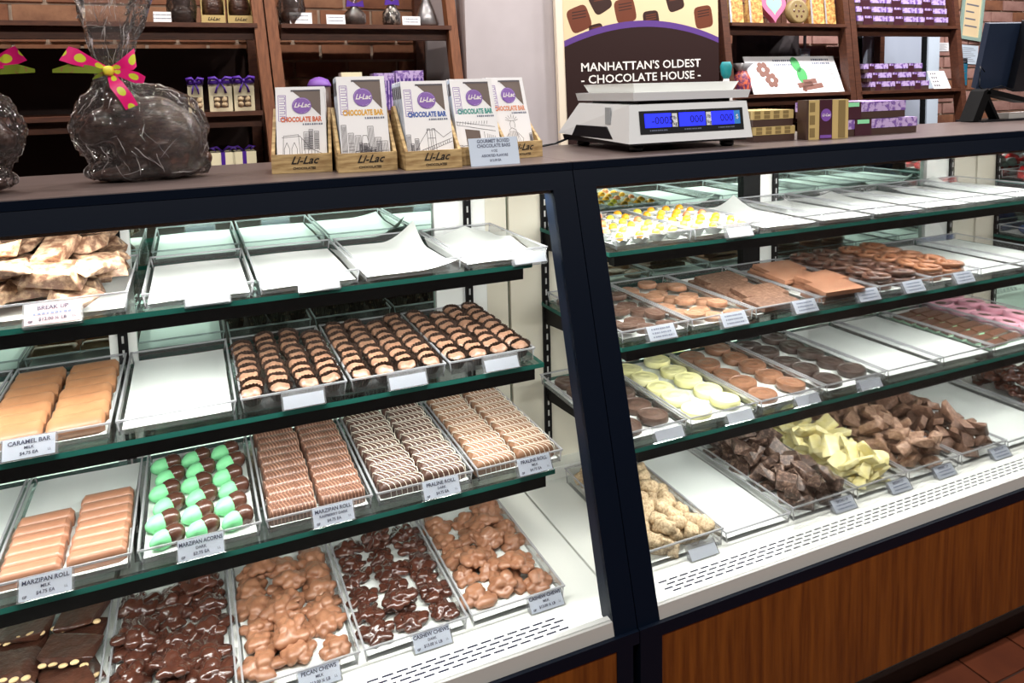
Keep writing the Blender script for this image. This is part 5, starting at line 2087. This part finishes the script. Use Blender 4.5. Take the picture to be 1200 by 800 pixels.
# leaflet board
a, b = at(884, 112, 1, yu(zR2) + .02), at(990, 108, 1, yu(zR2) + .02)
hB = at(884, 66, 1, yu(zR2) + .05).z - zR2
t = thing('leaflet_board', 'white display board with brown blossom and green cactus pictures', 'sign', ((a.x + b.x) / 2, yu(zR2) + .02, zR2 + .001), (math.radians(-24), 0, 0))
wB = b.x - a.x
hB = hB / math.cos(math.radians(24))
m = MB()
m.box(-wB / 2, wB / 2, 0, .004, 0, hB)
m.obj('board', 'box_white', t)
m = MB()
for (cx, cz, r) in ((-.33, .64, .052), (-.27, .36, .050)):
    for k in range(6):
        an = 2 * PI * k / 6
        m.add([(wB * cx + r * .45 * math.cos(an) + r * .3 * math.cos(2 * PI * q / 10), -.0006 - .0001 * k, hB * cz + r * .45 * math.sin(an) + r * .3 * math.sin(2 * PI * q / 10)) for q in range(10)], [tuple(range(10))])
m.obj('blossom_print', 'pic_brown', t)
m = MB()
for (cx, cz, rx, rz_2, an) in ((.04, .77, .025, .038, .25), (.075, .47, .029, .040, -.1)):
    pts = []
    for q in range(20):
        x, z = rx * math.cos(2 * PI * q / 20), rz_2 * math.sin(2 * PI * q / 20)
        pts.append((wB * cx + x * math.cos(an) - z * math.sin(an), -.0006, hB * cz + x * math.sin(an) + z * math.cos(an)))
    m.add(pts, [tuple(range(20))])
m.obj('cactus_print', 'leaf_green', t)
m = MB()
for (x0, z0, l_, an) in ((.08, .22, .09, .1), (.16, .16, .12, .12), (.14, .30, .08, .1), (.06, .12, .03, 1.2)):
    c_, s_ = math.cos(an), math.sin(an)
    m.add([(wB * x0 + q[0] * c_ - q[1] * s_, -.0007, hB * z0 + q[0] * s_ + q[1] * c_) for q in ((-l_ / 2, -.012), (l_ / 2, -.012), (l_ / 2, .012), (-l_ / 2, .012))], [(0, 1, 2, 3)])
m.obj('bar_print', 'pic_brown', t)
for (x, z) in ((-.10, .88), (-.10, .77), (.33, .90), (.33, .80)):
    stuff('text_print', STROKE, t, (wB * x, -.0006, hB * z), None, (2.2, 1, 3))
stuff('text_print', lines_mesh('text_print', [[(-.08, hB * (.66 - .06 * q)), (.0 - (.02 if q % 3 == 2 else 0), hB * (.66 - .06 * q))] for q in range(8)] + [[(wB * .22, hB * (.68 - .06 * q)), (wB * .44, hB * (.68 - .06 * q))] for q in range(6)], 'print_grey', .002), t, (0, -.0006, 0))

# bags beside the board
p = on_board(872, 113, zR2, .07)
t = thing('candy_bag', 'clear bag of purple and orange candies beside the white board', 'candy bag', (p.x - .015, p.y, zR2 + .0005))
m = MB()
m.lathe([(.034, 0), (.040, .02), (.037, .07), (.018, .105)], 20, flute=[.02, .05, .06, .1])
m.obj('filling', 'candy_mix', t)
m = MB()
m.lathe([(.020, .103), (.022, .112), (.04, .135)], 20, flute=[.1, .2, .3])
m.obj('gathered_top', 'silver_foil', t)
p = at(851, 100, 1, .60)
t = thing('candy_bag', 'white tissue bag with a teal top behind the weighing scale', 'candy bag', (p.x, .60, CT))
m = MB()
m.lathe([(.018, 0), (.020, .06), (.016, .13), (.007, .165)], 18, flute=[.02, .04, .06, .1])
m.obj('tissue', 'box_white', t)
m = MB()
m.lathe([(.007, .165), (.013, .176), (.015, .20), (.010, .212)], 18, flute=[.1, .1, .15, .2])
m.obj('teal_top', 'teal_tissue', t)
a = at(944, 62, 1, 1.62)
m = MB()
m.box(-.028, .028, 0, .012, -.02, .022)
m.box(-.028, .028, -.004, 0, .008, .022, 1)
m.prism([(-.006, .022), (.006, .022), (.006, .085), (-.006, .085)], .002, .010, 'y', 1)
t = thing('shelf_clip', 'grey clip card holder hanging behind the white board', 'card holder', (a.x, 1.62, a.z))
m.obj('holder', ['cool_white', 'scale_grey'], t)
m = MB()
m.box(-.014, .014, -.0012, -.0005, -.017, .004)
m.obj('card', 'box_white', t)
a, b = at(863, 70, 1, 1.80), at(936, 70, 1, 1.80)
m = MB()
m.box(a.x, b.x, 1.80, 1.83, zR2 + .001, at(863, 41, 1, 1.8).z)
tag(m.obj('slate_panel', 'grey_board'), 'mottled grey panel at the back of the candy shelf', 'panel')

# small lilac boxes on the last dark shelf
ux = [(998, 1034), (1034, 1070), (1070, 1105)]
for r in range(4):
    for c in range(3):
        a, b = on_board(ux[c][0] + 4, 28, zR), on_board(ux[c][1] + 4, 28, zR)
        w_ = b.x - a.x - .003
        lilac_box('%s lilac lidded box of the %s on the upper board' % (('lowest', 'second', 'third', 'topmost')[r], ('stack by the upright', 'middle stack', 'end stack')[c]), (a.x + b.x) / 2 - r * .004, yu(zR) + .02 + r * .006, zR + .0005 + r * .0425, w_, .16, .042, -w_ * .14, 'chocolate_box', None, 'lilac_print', w_ * .32)
ux = [(1020, 1043), (1043, 1066), (1066, 1089)]
for r in range(3):
    for c in range(3):
        a, b = on_board(ux[c][0] - r * 3, 107, zR2), on_board(ux[c][1] - r * 3, 107, zR2)
        w_ = b.x - a.x - .003
        lilac_box('%s lilac lidded box of the %s near the spotted card' % (('lowest', 'second', 'third', 'topmost')[r], ('stack by the upright', 'middle stack', 'end stack')[c]), (a.x + b.x) / 2, yu(zR2) + .03 + r * .006, zR2 + .0005 + r * .042, w_, .14, .0415, -w_ * .1, 'chocolate_box', None, 'lilac_print', w_ * .3)
a, b = on_board(1093, 106, zR2, .02), on_board(1116, 106, zR2, .02)
t = thing('shelf_card', 'white card spotted with small dark pictures', 'card', ((a.x + b.x) / 2, a.y, zR2 + .001), (math.radians(-25), 0, 0))
m = MB()
m.box(-.06, .06, 0, .002, 0, .095)
m.obj('card', 'box_white', t)
m = MB()
for r in range(4):
    for c in range(3):
        m.box(-.05 + c * .015, -.040 + c * .015, -.0008, 0, .012 + r * .021, .022 + r * .021)
m.obj('picture_print', 'print_dark', t)
stuff('text_print', lines_mesh('text_print', [[(.005, .015 + q * .010), (.05, .015 + q * .010)] for q in range(7)], 'ink_teal', .0015), t, (0, -.0006, 0))

# white cooler behind the last shelf
a, b = at(1010, 60, 1, 1.93), at(1078, 60, 1, 1.93)
c_, d_ = at(1086, 60, 1, 1.93), at(1099, 60, 1, 1.93)
t = thing('cooler_cabinet', 'pale grey cooler cabinet standing behind the lilac boxes', 'cabinet', (a.x, 1.925, 0))
m = MB()
m.box(-.03, d_.x - a.x, .004, .03, 0, 1.72)
m.obj('body', 'black_matte', t)
m = MB()
m.box(0, b.x - a.x, -.004, .0035, .05, at(1010, 41, 1, 1.93).z)
m.obj('door', 'fridge_front', t)
m = MB()
m.box(c_.x - a.x, d_.x - a.x, -.006, .0035, .05, 1.715)
m.obj('side_trim', 'cool_white', t)

# notices on the brick
def notice(u0, u1, v0, v1, label, mat, cat='notice', frame=None, tilt=0):
    a, b = at(u0, v1, 1, WB - .006), at(u1, v0, 1, WB - .006)
    t = thing('wall_notice', label, cat, ((a.x + b.x) / 2, WB - .006, a.z), (0, math.radians(tilt), 0))
    w_, hh = b.x - a.x, b.z - a.z
    m = MB()
    m.box(-w_ / 2, w_ / 2, 0, .002, 0, hh)
    m.obj('sheet', mat, t)
    if frame:
        m = MB()
        f = .02
        for q in ((-w_ / 2 - f, -w_ / 2, -f, hh + f), (w_ / 2, w_ / 2 + f, -f, hh + f), (-w_ / 2, w_ / 2, -f, 0), (-w_ / 2, w_ / 2, hh, hh + f)):
            m.box(q[0], q[1], -.008, .002, q[2], q[3])
        m.obj('frame', frame, t)
    stuff('text_print', lines_mesh('text_print', [[(-w_ * .36, hh * (.15 + .1 * q)), (w_ * (.36 - .12 * (q % 3)), hh * (.15 + .1 * q))] for q in range(8)], 'print_grey', hh * .02), t, (0, -.0008, 0))
    return t


notice(1126, 1149, -40, 43, 'large framed picture hanging on the brick wall', 'poster_cream', 'picture', 'frame_green', 6)
notice(1124, 1146, 53, 75, 'white notice taped beneath the framed picture', 'cool_white', tilt=3)
notice(1152, 1162, 50, 62, 'small white notice by the dark screen', 'cool_white')
notice(1098, 1112, 50, 60, 'white notice behind the end of the dark shelf', 'box_white')
notice(1124, 1134, 68, 100, 'teal and navy brochure fixed to the brick', 'teal_card')

# white cord hanging in the far case
m = MB()
m.tube([(1.80, .30, 1.085), (1.84, .30, 1.065), (1.92, .30, 1.062), (1.99, .30, 1.085), (2.01, .30, 1.10)], .004, 8)
tag(m.obj('extension_cable', 'white_enamel'), 'white cord looped under the top shelf of foil candy', 'cord')
